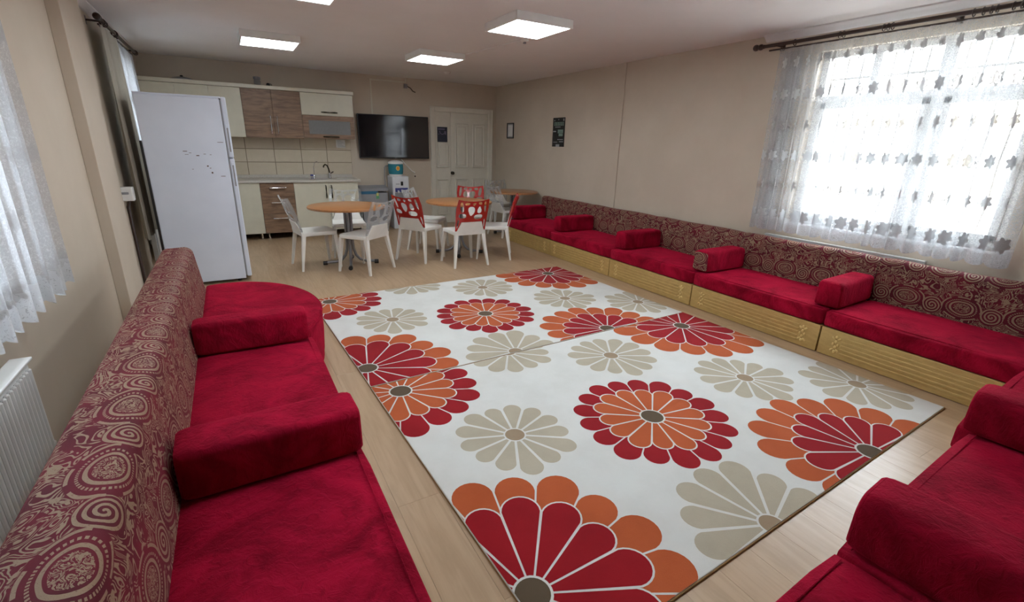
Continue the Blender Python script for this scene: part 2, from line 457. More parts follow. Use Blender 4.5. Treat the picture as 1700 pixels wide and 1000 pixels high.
# ------------------------------------------------------------------ windows
def window(name, x, s, rect, mull, tops, transom):
    """s = +1: glass lies towards +x of the inner wall face x"""
    y0, y1, z0, z1 = rect
    root = empty(name, (0, 0, 0)); root['kind'] = 'structure'
    X0, X1 = sorted((x+s*.07, x+s*.13))
    f = .055
    bm = new()
    for a in ((y0, y1, z0, z0+f), (y0, y1, z1-f, z1), (y0, y0+f, z0, z1), (y1-f, y1, z0, z1)): box(bm, X0, X1, *a, bev=.004)
    obj('window_frame', bm, 'pvc_white', root)
    for m in mull: obj('mullion', bx(X0, X1, m-.045, m+.045, z0+f, z1-f, .004), 'pvc_white', root)
    ms = [y0+f]+[v for m in mull for v in (m-.045, m+.045)]+[y1-f]
    xm = (X0+X1)/2
    for a, b in zip(ms[::2], ms[1::2]):
        obj('transom', bx(X0, X1, a, b, transom-.03, transom+.03, .004), 'pvc_white', root)
        g = .05                                          # sash below the transom
        bm = new()
        for q in ((a, b, z0+f, z0+f+g), (a, b, transom-.03-g, transom-.03), (a, a+g, z0+f, transom-.03), (b-g, b, z0+f, transom-.03)):
            box(bm, xm-s*.045 if s < 0 else xm-.045, xm+.045 if s < 0 else xm+.02, *q, bev=.004)
        sash = obj('sash', bm, 'pvc_white', root)
        obj('handle', bx(x+s*.035, x+s*.06, a+.012, a+.035, (z0+transom)/2-.06, (z0+transom)/2+.06, .004), 'white_plastic', sash)
        obj('pane', bx(xm-.004, xm+.004, a+g, b-g, z0+f+g, transom-.03-g), 'pane_glass', sash)
        tt = [a]+[v for t in tops if a < t < b for v in (t-.03, t+.03)]+[b]
        for t in tops:
            if a < t < b: obj('mullion', bx(X0, X1, t-.03, t+.03, transom+.03, z1-f, .004), 'pvc_white', root)
        for c, d in zip(tt[::2], tt[1::2]): obj('pane', bx(xm-.004, xm+.004, c, d, transom+.03, z1-f), 'pane_glass', root)
    obj('window_sill', bx(min(x-s*.03, x+s*.07), max(x-s*.03, x+s*.07), y0-.04, y1+.04, z0-.025, z0, .006), 'pvc_white', root)
    return root
window('window_1', XR, 1, WIN_R, [1.76], [2.24], 1.965)
window('window_2', XL, -1, WIN_F, [7.19], [], 1.93)
window('window_3', XL, -1, WIN_N, [1.95], [], 1.95)

def grille(label, x, s, rect):
    y0, y1, z0, z1 = rect; xo = x+s*.26
    g = thing('window_grille', label, 'window grille', (xo, (y0+y1)/2, z0))
    n = int((y1-y0)/.118); hh = z1-z0
    for i in range(n+1):
        y = -(y1-y0)/2+(y1-y0)*i/n; pts = []
        for k in range(25):
            t = k/24; z = t*hh
            bul = s*(.16*math.exp(-((t-.2)/.16)**2)) ; sw = .02*math.sin(t*2*PI*1.35)*(1 if t < .75 else 0)
            pts.append((bul, y+sw, z))
        obj('bar', tube(new(), pts, .009, 6), 'wrought_iron', g, True)
    for z in (.02, hh*.72, hh*.86): obj('rail', bx(-.008, .008, -(y1-y0)/2-.03, (y1-y0)/2+.03, z-.009, z+.009), 'wrought_iron', g)
    for i in range(n):
        y = -(y1-y0)/2+(y1-y0)*(i+.5)/n
        bm = new(); bmesh.ops.create_icosphere(bm, subdivisions=2, radius=.02, matrix=Matrix.Translation((s*.16, y, hh*.2))@Matrix.Diagonal((.4, 1.1, 1, 1)))
        obj('leaf_ornament', bm, 'wrought_iron', g, True)
    return g
grille('dark wrought iron grille of wavy bars outside the big lace curtained window', XR, 1, WIN_R)

# ------------------------------------------------------------------ outdoors
tag(obj('yard_ground', bx(-26, 30, -20, 34, -1.0, -.75), 'yard'), 'pale paved yard outside the windows', 'ground')['kind'] = 'structure'
b = thing('neighbouring_building', 'beige building across the yard, seen dimly through the right hand lace', 'building', (12.5, 3.2, -.75))
obj('wall', bx(0, 5, -3.0, 3.2, 0, 3.3), 'facade', b)
obj('roof', prism(new(), [(-.4, 3.3), (5.4, 3.3), (2.5, 4.3)], 'y', -3.3, 3.5), 'roof_tile', b)
for y in (-2.0, 0.1, 2.1):
    f = obj('window', bx(-.06, .02, y-.5, y+.5, 1.3, 2.5, .01), 'pvc_white', b); obj('pane', bx(-.075, -.06, y-.42, y+.42, 1.38, 2.42), 'smoked_glass', f)

b = thing('added_shading_building', 'tall grey building added out of view to dim the left windows', 'building', (-3.0, 4.5, -.75))  # unseen building, added to cut the daylight reaching the left windows
obj('wall', bx(-6, 0, -9, 9, 0, 8.0), 'facade_grey', b)
obj('roof', bx(-6.3, .3, -9.3, 9.3, 8.0, 8.25), 'facade_grey', b)
for y in (-5, -2, 1, 4):
    f = obj('window', bx(-.02, .05, y-.6, y+.6, 5.0, 6.4, .01), 'pvc_white', b); obj('pane', bx(.05, .06, y-.5, y+.5, 5.1, 6.3), 'smoked_glass', f)
# ------------------------------------------------------------------ curtains, rods
def curtain(name, label, cat, x, y0, y1, z0, z1, fold, amp, mat, scallop=.0, full=1.7, flare=0, seed=1, nu=None, nv=40):
    rnd = random.Random(seed); L = y1-y0; nf = L/fold
    nu = nu or int(nf*14); me = bpy.data.meshes.new(name); vs_, fs, uvs = [], [], []
    ph = [rnd.uniform(0, 6.28) for _ in range(4)]
    for j in range(nv+1):
        t = j/nv
        for i in range(nu+1):
            s = i/nu; a = 2*PI*nf*s
            am = amp*(.35+.65*min(1, (1-t)*1.5+.1))
            w_ = math.sin(a+.9*math.sin(a*.23+ph[0])+.25*math.sin(3*t+ph[1]))
            w2 = math.sin(a*.41+ph[2])*.5
            dx = am*(w_*.75+w2*.6)
            bot = scallop*abs(math.sin(a*.5+.45*math.sin(a*.23+ph[0])))**.7
            z = z0+(z1-z0)*t-(bot if j == 0 else bot*max(0, 1-t*10))
            yy = (y0+y1)/2+(s-.5)*L*(1+flare*(1-t))+.012*math.sin(a*.7+ph[3])*(1-t)
            vs_.append((x+dx, yy, z)); uvs.append((s*L*full, (z1-z0)*t))
    for j in range(nv):
        for i in range(nu):
            k = j*(nu+1)+i; fs.append((k, k+1, k+nu+2, k+nu+1))
    cx, cy, cz = x, (y0+y1)/2, z0
    me.from_pydata([(a-cx, b-cy, c-cz) for a, b, c in vs_], [], fs); uvl = me.uv_layers.new(name='UVMap')
    for p in me.polygons:
        p.use_smooth = True
        for li in p.loop_indices: uvl.data[li].uv = uvs[me.loops[li].vertex_index]
    me.materials.append(MATS[mat])
    o = bpy.data.objects.new(name, me); C.objects.link(o); o.location = (cx, cy, cz)
    return tag(o, label, cat)
def rod(label, x, y0, y1, z, s, rings, ends=(True, True)):
    g = thing('curtain_rod', label, 'curtain rod', (x, (y0+y1)/2, z)); h = (y1-y0)/2
    obj('pole', tube(new(), [(0, -h, 0), (0, h, 0)], .016, 12), 'rod_brown', g, True)
    obj('track', bx(s*.02-.006, s*.02+.006, -h+.05, h-.05, -.045, -.032), 'rod_brown', g)
    for k, e in enumerate((-1, 1)):
        if not ends[k]: continue
        bm = new()
        for rr, off in ((.019, .0), (.028, .03), (.02, .055), (.03, .08)):
            bmesh.ops.create_icosphere(bm, subdivisions=2, radius=rr, matrix=Matrix.Translation((0, e*(h+off), 0)))
        obj('finial', bm, 'rod_brown', g, True)
    for y in (-h+.12, 0, h-.12):
        bm = new(); tube(bm, [(0, y, -.004), (s*(.13), y, -.004)], .009, 8); box(bm, s*.115-.006, s*.115+.006, y-.02, y+.02, -.04, .03); obj('bracket', bm, 'rod_brown', g, True)
    for y in rings:
        bm = new(); n = 16
        tube(bm, [(.024*math.cos(2*PI*k/n), y-(y0+y1)/2, -.006+.024*math.sin(2*PI*k/n)) for k in range(n+1)], .004, 6)
        obj('ring', bm, 'rod_brown', g, True)
    return g
rod('dark brown curtain pole with rings above the big right hand window', XR-.13, .30, 3.16, 2.452, 1,
    [2.86, 2.48, 2.45, 2.16, 2.13, 2.10, 1.62, 1.57, 1.53, 1.50, 1.42, 1.38, 1.30])
curtain('lace_curtain', 'white floral lace curtain hanging over the big right hand window', 'curtain', XR-.13, 1.02, 2.98, .80, 2.405, .105, .042, 'lace', .035, 1.8, -.01, 3, nv=60)
curtain('lace_curtain', 'plain lace edge strip bunched at the far side of the right hand window', 'curtain', XR-.05, 2.80, 2.99, .80, 2.39, .05, .012, 'lace_dense', .02, 2.2, 0, 5)
rod('dark brown curtain pole high on the left wall behind the refrigerator', XL+.11, 5.82, 7.80, 2.45, -1, [5.95, 6.0, 6.05, 6.5, 6.55], (True, True))
curtain('drape', 'thick beige drape hanging on the left wall behind the refrigerator', 'curtain', XL+.10, 5.86, 6.56, .50, 2.41, .13, .035, 'drape_cloth', 0, 1.6, 0, 9)
curtain('lace_curtain', 'white lace curtain over the left window behind the refrigerator', 'curtain', XL+.085, 6.55, 7.74, .78, 2.41, .11, .022, 'lace_dense', .03, 1.7, 0, 11)
rod('dark brown curtain pole over the left window beside the long sofa', XL+.14, .75, 3.25, 2.452, -1, [3.0, 2.6, 2.2, 1.8, 1.4, 1.0])
curtain('lace_curtain', 'white lace curtain with scalloped hem above the ribbed white radiator', 'curtain', XL+.15, .85, 3.02, .81, 2.41, .12, .026, 'lace_dense', .03, 1.7, .02, 13, nv=60)

# ------------------------------------------------------------------ radiators
def radiator(label, x, s, y0, y1, z0, z1, k=1.0, wall=.03):
    """s = direction away from the wall"""
    g = thing('radiator', label, 'radiator', (x, (y0+y1)/2, z0)); h = (y1-y0)/2; H_ = z1-z0
    obj('back_plate', bx(min(0, s*.05*k), max(0, s*.05*k), -h, h, 0, H_-.012, .004), 'radiator_enamel', g)
    bm = new(); n = int((y1-y0)/.034)
    for i in range(n):
        y = -h+.02+(2*h-.04)*(i+.5)/n
        box(bm, min(s*.05*k, s*.066*k), max(s*.05*k, s*.066*k), y-.011, y+.011, .03, H_-.04, .005, 1)
    p = obj('front_panel', bm, 'radiator_enamel', g)
    obj('top_grille', bx(min(0, s*.07*k), max(0, s*.07*k), -h, h, H_-.012, H_, .004), 'radiator_enamel', g)
    obj('valve', tube(new(), [(s*.03*k, h, .08), (s*.03*k, h+.06, .08), (s*.03*k, h+.06, -z0)], .012*k, 8), 'white_plastic', g, True)
    for y in (-h+.15, h-.15): obj('bracket', bx(min(0, -s*wall), max(0, -s*wall), y-.02, y+.02, H_*.3, H_*.7), 'radiator_enamel', g)
    return g
radiator('ribbed white radiator on the left wall under the lace hem', XL+.03, 1, 1.0, 2.52, .10, .62)
radiator('white radiator behind the right sofa below the big window', XR-.006, -1, 1.50, 2.85, .12, .715, .55, .004)
radiator('shadowed radiator on the left wall behind the refrigerator', XL+.03, 1, 6.64, 7.50, .12, .70)

# ------------------------------------------------------------------ sofas
GZ, SZ, BZ = .222, .36, .705
def flower_ornament(cy, d):
    bm = new()
    def pet(y, z, ry, rz, rot):
        M = Matrix.Translation((.003, y, z))@Matrix.Rotation(rot, 4, 'X')@Matrix.Diagonal((.004, ry, rz, 1))
        bmesh.ops.create_uvsphere(bm, u_segments=10, v_segments=6, radius=1, matrix=M)
    for sgn in (1, -1):
        pet(cy, .111+sgn*.022, .011, .014, 0)
        pet(cy+d*.0, .111+sgn*.058, .012, .015, 0)
        pet(cy+.020, .111+sgn*.047, .009, .016, -sgn*.9); pet(cy-.020, .111+sgn*.047, .009, .016, sgn*.9)
    pet(cy+.018, .111, .009, .014, 0); pet(cy-.018, .111, .009, .014, 0)
    return bm
def backrest_mesh(L, xb, z0, z1, thick, lean, pf=.28, u0=0.):
    prof = rounded([(xb, z0), (xb-lean, z1), (xb-lean-thick, z1-.008), (xb-thick-.01, z0)], [.02, .055, .045, .02], 6)
    n = len(prof); acc = [0]
    for i in range(n): acc.append(acc[-1]+math.dist(prof[i], prof[(i+1) % n]))
    me = bpy.data.meshes.new('backrest'); vs_, fs, uv = [], [], []
    ny = 14
    for j in range(ny+1):
        t = j/ny; e = min(t, 1-t)*L; puff = 0 if e > .05 else -(.05-e)*pf
        cxp = sum(p[0] for p in prof)/n; czp = sum(p[1] for p in prof)/n
        wv = .004*math.sin(t*9+L) if pf else 0
        for (px, pz) in prof:
            vs_.append((px+(cxp-px)*(-puff*3.2)+wv*.5, -L/2+t*L, pz+(czp-pz)*(-puff*2.0)+wv))
    ff = []
    for j in range(ny):
        for i in range(n):
            i2 = (i+1) % n
            fs.append((j*n+i, j*n+i2, (j+1)*n+i2, (j+1)*n+i)); ff.append([(j/ny*L, acc[i]), (j/ny*L, acc[i+1]), ((j+1)/ny*L, acc[i+1]), ((j+1)/ny*L, acc[i])])
    fs.append(tuple(range(n))[::-1]); ff.append([(p[0], p[1]) for p in prof][::-1])
    fs.append(tuple(ny*n+i for i in range(n))); ff.append([(p[0], p[1]) for p in prof])
    me.from_pydata(vs_, [], fs); ul = me.uv_layers.new(name='UVMap')
    for p, u in zip(me.polygons, ff):
        for li, q in zip(p.loop_indices, u): ul.data[li].uv = (q[0]+u0, q[1])
    bm = new(); bm.from_mesh(me); bmesh.ops.recalc_face_normals(bm, faces=bm.faces); bm.to_mesh(me); bm.free()
    return me
def cushion(bm, x0, x1, y0, y1, z0, z1, bev=.022, sag=.006, seed=0):
    """rounded cushion with a finely divided, slightly uneven top"""
    box(bm, x0, x1, y0, y1, z0, z1)
    bmesh.ops.subdivide_edges(bm, edges=bm.edges[:], cuts=7, use_grid_fill=True)
    rr = random.Random(seed); p1, p2 = rr.uniform(0, 6), rr.uniform(0, 6)
    cx, cy, cz = (x0+x1)/2, (y0+y1)/2, (z0+z1)/2; hx, hy, hz = (x1-x0)/2, (y1-y0)/2, (z1-z0)/2
    for v in bm.verts:
        d = Vector((v.co.x-cx, v.co.y-cy, v.co.z-cz))
        # round the edges: clamp into the inset box and push out by bev
        q = Vector((max(-hx+bev, min(hx-bev, d.x)), max(-hy+bev, min(hy-bev, d.y)), max(-hz+bev, min(hz-bev, d.z))))
        off = d-q
        if off.length > 1e-6: off = off.normalized()*bev
        v.co = Vector((cx, cy, cz))+q+off
        if d.z > hz-1e-4:
            v.co.z += sag*(math.sin(d.x*6+p1)*math.cos(d.y*5+p2))-sag*.6
    return bm
def sofa_unit(name, label, L, seat_d, loc, rz, group, thick=.165, front_off=0, puff=.28, ln=.03):
    g = thing(name, label, 'sofa', loc, rz, group)
    y = L/2
    back_x = -seat_d
    b = obj('base', bx(back_x-thick, -.016, -y+.004, y-.004, .0, GZ-.002, .003), 'gold_lacquer', g)
    fp = obj('front_panel', bx(-.016, 0, -y+.004, y-.004, .004, GZ, .003), 'gold_lacquer', g)
    for k in range(5):
        z = .048+k*.0315
        obj('moulding', bx(-.002, .0045, -y+.16, y-.16, z-.0085, z+.0085, .003, 2), 'gold_lacquer', fp)
    for s in (-1, 1): obj('ornament', flower_ornament(s*(y-.125), s), 'gold_bright' if front_off else 'gold_lacquer', fp, True)
    sc = obj('seat_cushion', cushion(new(), back_x-.02, .012, -y+.003, y-.003, GZ, SZ, .028, .005, int(L*1000+loc[1]*77)), 'red_velvet', g, 'all')
    obj('edge_seam', tube(new(), [(-.022, -y+.03+(2*y-.06)*k/12, SZ-.0062) for k in range(13)], .0025, 5), 'red_velvet', sc, True)
    obj('backrest', backrest_mesh(L-(.004 if puff else .0), back_x, SZ-.03, BZ, thick, ln, puff, loc[1]*(1 if puff == 0 else 1.7)-L/2), 'brocade', g, 50)
    return g
def armrest(label, loc, rz, L=.63, wd=.20, ht=.215, group=None, brocade_end=False, cut=.06):
    """local +x = forward end, origin under the middle of the cushion"""
    g = tag(empty('armrest_cushion', loc, rz), label, 'cushion', group)
    prof = rounded([(-wd/2, 0), (wd/2, 0), (wd/2-.008, ht), (-wd/2+.008, ht)], [.02, .02, cut, .03], 5)
    bm = new(); n = len(prof); rings = []
    xs = [-L/2, -L/2+.008, -L/2+.025, -L/2+.06, -L/6, L/6, L/2-.06, L/2-.025, L/2-.008, L/2]
    for i, xx in enumerate(xs):
        m_ = min(i, len(xs)-1-i); sc = (.88, .94, .98, 1, 1)[m_]
        rings.append([bm.verts.new((xx, p[0]*sc, ht/2+(p[1]-ht/2)*sc)) for p in prof])
    for a, b in zip(rings, rings[1:]):
        for k in range(n): bm.faces.new((a[k], a[(k+1) % n], b[(k+1) % n], b[k]))
    bm.faces.new(rings[0][::-1]); bm.faces.new(rings[-1])
    obj('cover', bm, 'red_velvet', g, 50)
    # stitched seam around the front end
    sm = new(); tube(sm, [(L/2-.010, p[0]*.935, ht/2+(p[1]-ht/2)*.935) for p in prof+prof[:1]], .002, 5)
    obj('piping', sm, 'red_velvet', g, True)
    if brocade_end:
        bm = new(); A = [bm.verts.new((L/2+.001, p[0]*.87, ht/2+(p[1]-ht/2)*.87)) for p in prof]; B = [bm.verts.new((L/2+.005, p[0]*.85, ht/2+(p[1]-ht/2)*.85)) for p in prof]
        for k in range(n): bm.faces.new((A[k], A[(k+1) % n], B[(k+1) % n], B[k]))
        f = bm.faces.new(B); uvl = bm.loops.layers.uv.new('UVMap')
        for l in f.loops: l[uvl].uv = (l.vert.co.y*1.0+.2, l.vert.co.z*1.0)
        obj('end_panel', bm, 'brocade', g, label='brocade end panel')
    return g
# right hand sofa, along the window wall (front faces -x)
GX = 3.848
GY = [6.775, 5.505, 4.225, 2.993, 1.748, .50]
SD = .65
names = ['farthest divan unit of the right sofa, dark brocade back beside the far table',
         'second farthest divan unit of the right sofa, between two bolsters near the pilaster',
         'middle divan unit of the right sofa, left of the brocade ended bolster',
         'divan unit of the right sofa directly under the lace window, lit bright red',
         'nearest divan unit of the right sofa, beside the rug corner']
for i in range(5):
    L = GY[i]-GY[i+1]; 
    sofa_unit('divan_unit', names[i], L-.004, SD, (GX, (GY[i]+GY[i+1])/2, 0), PI, 'divan units along the window wall', thick=.125, front_off=1)
arm_lab = ['dark velvet bolster at the far end of the right sofa', 'red bolster between the two farthest right sofa units',
           'red bolster on the right sofa in front of the pilaster', 'red bolster with brocade end on the right sofa',
           'bright topped red bolster on the right sofa below the window']
for i, (yc, rz) in enumerate(((6.66, PI), (5.42, PI-.02), (4.13, PI), (2.985, PI+.02), (1.80, PI+.06))):
    armrest(arm_lab[i], (GX+.055+.29, yc, SZ+.001), rz, .58, .19, .203, 'bolster cushions', i == 3, .035)
# left sofa (front faces +x)
LX, LD = .30, .585
sofa_unit('divan_unit', 'nearest divan unit of the left sofa, in the bottom left corner', 1.25, LD, (LX, 1.075, 0), 0, 'divan units along the left wall', thick=.20, puff=0, ln=.045)
sofa_unit('divan_unit', 'left sofa divan unit between the two left bolsters', 1.25, LD, (LX, 2.325, 0), 0, 'divan units along the left wall', thick=.20, puff=0, ln=.045)
sofa_unit('divan_unit', 'divan unit of the left sofa right below the camera', 1.25, LD, (LX, -.175, 0), 0, 'divan units along the left wall', thick=.20, puff=0, ln=.045)
armrest('large near red bolster on the left sofa', (.01, 1.72, SZ), .02, .585, .235, .178, 'bolster cushions', False, .06)
armrest('smaller red bolster on the left sofa beside the round seat', (-.005, 2.94, SZ), -.01, .57, .18, .182, 'bolster cushions', False, .045)
# rounded end unit
g = thing('round_end_unit', 'round ended red velvet seat between the left sofa and the refrigerator', 'sofa', (-.15, 3.6, 0))
def dshape(rx, ry, xmin, ymin, n=56):
    out = []
    for k in range(n):
        a = 2*PI*k/n; x_, y_ = rx*math.cos(a), ry*math.sin(a)
        out.append((max(x_, xmin), max(y_, ymin)))
    res = []
    for p in out:
        if not res or math.dist(p, res[-1]) > 1e-4: res.append(p)
    return res
def dsolid(bm, levels):
    rings = [[bm.verts.new((p[0], p[1], z)) for p in dshape(.605-o, .82-o, -.13+o*.2, -.645+o, 72)] for o, z in levels]
    m = min(len(r) for r in rings)
    return rings
bm = new(); base_poly = dshape(.605, .82, -.135, -.645, 80)
ctr = (.2, .05)
def ringat(o, z):
    return [bm.verts.new((p[0]+(ctr[0]-p[0])*o/ .6, p[1]+(ctr[1]-p[1])*o/.8, z)) for p in base_poly]
lv = [(.02, .0), (.02, .05), (.012, .06), (.0, .20), (.0, .325), (.006, .347), (.02, .358), (.05, .362), (.2, .364), (.4, .360)]
rings = [ringat(*l) for l in lv]; n = len(base_poly)
for a, b in zip(rings, rings[1:]):
    for k in range(n): bm.faces.new((a[k], a[(k+1) % n], b[(k+1) % n], b[k]))
bm.faces.new(rings[0][::-1]); bm.faces.new(rings[-1])
obj('seat_body', bm, 'red_velvet', g, 60)
sm = new(); tube(sm, [(p[0]*.998, p[1]*.998, .345) for p in base_poly+base_poly[:1]], .005, 5); obj('piping', sm, 'red_velvet', g, True)
obj('backrest', backrest_mesh(1.32, -.135, SZ-.03, BZ, .20, .045, .0, 2.95), 'brocade', g, 50, loc=(0, .010, 0))
obj('back_support', bx(-.33, -.14, -.64, .675, 0, .33, .004), 'gold_lacquer', g)
# near sofa (front faces +y), turned a little
NA = .05
def nearp(x, off=0): return (x-off*math.sin(NA), .445+(x-1.117)*math.tan(NA)+off*math.cos(NA), 0)
for x0, x1, off, lab in ((.36, 1.45, 0, 'nearest divan unit of the front sofa, cut off at the bottom edge'),
                         (1.452, 2.69, 0, 'divan unit of the front sofa between the two bottom right bolsters'),
                         (2.695, 3.80, .05, 'divan unit of the front sofa reaching into the right corner')):
    sofa_unit('divan_unit', lab, (x1-x0)-.004, .60, nearp((x0+x1)/2, off), PI/2+NA, 'divan units of the front sofa')
armrest('big dark red bolster on the front sofa at the lower right', nearp(1.585, -.30)[:2]+(SZ,), PI/2+NA+.02, .60, .225, .185, 'bolster cushions', False, .065)
armrest('dark red bolster on the front sofa at the right edge', nearp(2.745, -.27)[:2]+(SZ,), PI/2+NA, .60, .225, .185, 'bolster cushions', False, .065)
armrest('red bolster lying in the corner beyond the right edge bolster', (3.62, .17, SZ), PI/2+.05, .60, .20, .21, 'bolster cushions')

# ------------------------------------------------------------------ rugs
RWD, RLN = 3.02, 2.0
FLOWERS = [  # x, d from far edge, outer r, inner r, kind, rotation
    (2.70, .24, .64, .43, 'RO', .1), (.15, .14, .50, .335, 'OR', .3), (1.315, 1.145, .46, .325, 'OR', .05),
    (.06, 1.73, .62, .45, 'RO', .2), (2.065, 1.97, .57, .385, 'RO', .15),
    (1.05, -.03, .33, 0, 'B', 0), (1.70, .395, .33, 0, 'B', .2), (.52, .895, .325, 0, 'B', .1), (2.265, 1.125, .33, 0, 'B', .3), (2.86, 1.57, .34, 0, 'B', .15), (1.11, 1.985, .40, 0, 'B', .05)]
def clip(poly, x0, x1, y0, y1):
    for ax, lim, sg in ((0, x0, 1), (0, x1, -1), (1, y0, 1), (1, y1, -1)):
        out = []
        for i in range(len(poly)):
            a, b = poly[i-1], poly[i]; da, db = sg*(a[ax]-lim), sg*(b[ax]-lim)
            if (da >= 0) != (db >= 0):
                t = da/(da-db); out.append((a[0]+(b[0]-a[0])*t, a[1]+(b[1]-a[1])*t))
            if db >= 0: out.append(b)
        poly = out
        if len(poly) < 3: return []
    return poly
def petal(r0, R, half, gap, ang, grow=0):
    """teardrop: straight flanks that follow the sector, round cap"""
    th = half; cap = R*math.sin(th)/(1+math.sin(th))*1.0; rc = R-cap
    cap = max(.004, cap-gap/2+grow); pts = []
    w0 = max(.0015, r0*math.tan(th)-gap/2+grow)
    pts.append((r0-grow*.5, -w0)); 
    for k in range(13):
        a = -PI/2-th*.0+PI*k/12; pts.append((rc+cap*math.cos(a)*1.05, cap*math.sin(a)))
    pts.append((r0-grow*.5, w0))
    c, s = math.cos(ang), math.sin(ang)
    return [(p[0]*c-p[1]*s, p[0]*s+p[1]*c) for p in pts]
def rug(label, loc, rz):
    g = thing('rug', label, 'rug', loc, rz, 'flower patterned rugs')
    hz = .012
    bm = bx(.003, RWD-.003, -RLN+.005, -.003, 0, hz, .004, 2); obj('pile', bm, 'rug_cream', g)
    bm = new()
    for a in ((0, RWD, -RLN, -RLN+.006), (0, RWD, -.004, 0), (0, .004, -RLN, 0), (RWD-.004, RWD, -RLN, 0)): box(bm, *a, 0, hz-.003, .002, 1)
    obj('binding', bm, 'rug_binding', g)
    m = .006
    for fx, d, R, Ri, kind, rot in FLOWERS:
        bm = new(); slots = ['rug_cream', 'rug_beige', 'rug_tan'] if kind == 'B' else ['rug_cream', 'rug_red', 'rug_orange', 'rug_brown']
        def add(poly, z, mi):
            q = clip([(fx+p[0], -d+p[1]) for p in poly], m, RWD-m, -RLN+m, -m)
            if len(q) >= 3:
                try:
                    f = bm.faces.new([bm.verts.new((p[0], p[1], z)) for p in q]); f.material_index = mi
                except ValueError: pass
        def disc(r): return [(r*math.cos(2*PI*k/28), r*math.sin(2*PI*k/28)) for k in range(28)]
        rr = random.Random(int(fx*100+d*1000))
        n = 13 if kind == 'B' else 14; no = 17
        if kind == 'B':
            for k in range(n):
                add(petal(.06, R*(1+rr.uniform(-.10, .06)), PI/n, .013, rot+2*PI*k/n), hz+.0006, 1)
            add(disc(.062), hz+.0009, 0); add(disc(.053), hz+.0012, 2)
        else:
            oi, ii = (2, 1) if kind == 'RO' else (1, 2)
            for k in range(no): add(petal(R*.3, R*(1+rr.uniform(-.04, .04)), PI/no, .006, rot+2*PI*(k+.5)/no), hz+.0004, oi)
            for k in range(n):
                Rk = Ri*(1+rr.uniform(-.06, .06)); a = rot+2*PI*k/n
                add(petal(.05, Rk, PI/n, .008, a, .008), hz+.0006+.00002*k, 0); add(petal(.05, Rk, PI/n, .008, a), hz+.0012, ii)
            add(disc(.074), hz+.0018, 0); add(disc(.064), hz+.0022, 3)
        o = obj('flower', bm, slots, g)
        # drop unused slots is unnecessary; faces face upward
        for p in o.data.polygons:
            if p.normal.z < 0: p.flip()
    return g
c1, s1 = math.cos(.0362), math.sin(.0362)
RL, R1 = .587, 2.747
rug('flower patterned cream rug farther from the camera, beside the dining chairs', (RL-2.004*s1, R1+2.004*c1, 0), .0385)
rug('flower patterned cream rug nearer the camera, in the foreground', (RL+.002, R1-.002, 0), .0395)

# ------------------------------------------------------------------ kitchen: upper cabinets
def handle(bm, p, q, out, r=.0085):
    """bow handle from p to q standing off along out"""
    p, q, out = Vector(p), Vector(q), Vector(out); d = (q-p)
    tube(bm, [p, p+out*.8+d*.04, p+d*.2+out*1.05, p+d*.5+out*.85, p+d*.8+out*1.05, q+out*.8-d*.04, q], [r, r, r*1.3, r*.8, r*1.3, r, r], 8); return bm
UY, UB = 8.43, YB-.002
def cab(name, label, x0, x1, y0, z0, z1, group, mat='cabinet_cream'):
    g = thing(name, label, 'cabinet', ((x0+x1)/2, y0, z0), 0, group); h = (x1-x0)/2; Z = z1-z0; dp = UB-y0
    bm = new()
    t = .018
    box(bm, -h+.001, -h+t, .02, dp, 0, Z); box(bm, h-t, h-.001, .02, dp, 0, Z); box(bm, -h+t, h-t, .02, dp, 0, t); box(bm, -h+t, h-t, .02, dp, Z-t, Z); box(bm, -h+t, h-t, dp-.008, dp, t, Z-t)
    obj('carcass', bm, mat, g); return g, h, Z
def door(g, a, b, z0, z1, mat, hpos=None, vertical=True, hmat='chrome', hl=.16, label=None):
    d = obj('door', bx(a+.0015, b-.0015, 0, .018, z0+.0015, z1-.0015, .002, 1), mat, g, label=label)
    if hpos:
        x_, z_ = hpos
        bm = handle(new(), (x_, 0, z_-hl/2), (x_, 0, z_+hl/2), (0, -.03, 0)) if vertical else handle(new(), (x_-hl/2, 0, z_), (x_+hl/2, 0, z_), (0, -.03, 0))
        obj('handle', bm, hmat, d, True)
    return d
U0, U1 = 1.51, 2.19
grpU = 'wall cabinets over the counter'
g, h, Z = cab('wall_cabinet', 'cream double door wall cabinet above the refrigerator in the left corner', -.90, -.106, UY, U0, U1, grpU)
door(g, -h, 0, 0, Z, 'cabinet_cream', (-.04, .2)); door(g, 0, h, 0, Z, 'cabinet_cream', (.04, .2))
g, h, Z = cab('wall_cabinet', 'cream single door wall cabinet beside the wooden doors', -.106, .29, UY, U0, U1, grpU)
door(g, -h, h, 0, Z, 'cabinet_cream', (-h+.05, .2), hmat='dark_metal')
g, h, Z = cab('wall_cabinet', 'wall cabinet with two brown wood grain doors', .29, 1.09, UY, U0, U1, grpU, 'walnut_laminate')
door(g, -h, 0, 0, Z, 'walnut_laminate', (-.045, .19), hl=.27); door(g, 0, h, 0, Z, 'walnut_laminate', (.045, .19), hl=.27)
g, h, Z = cab('wall_cabinet', 'wall cabinet with cream lift door over a wood framed glass door', 1.09, 1.875, UY, U0+.01, U1, grpU)
zs = 1.865-U0-.01
door(g, -h, h, zs, Z, 'cabinet_cream', (.02, zs+.05), False, 'dark_metal', .24)
f = .075; bm = new()
box(bm, -h+.002, h-.002, 0, .018, .002, f-.01, .002, 1); box(bm, -h+.002, h-.002, 0, .018, zs-f+.0, zs-.002, .002, 1); box(bm, -h+.002, -h+f+.015, 0, .018, f-.01, zs-f, .002, 1); box(bm, h-f+.01, h-.002, 0, .018, f-.01, zs-f, .002, 1)
gd = obj('glass_door_frame', bm, 'walnut_laminate', g)
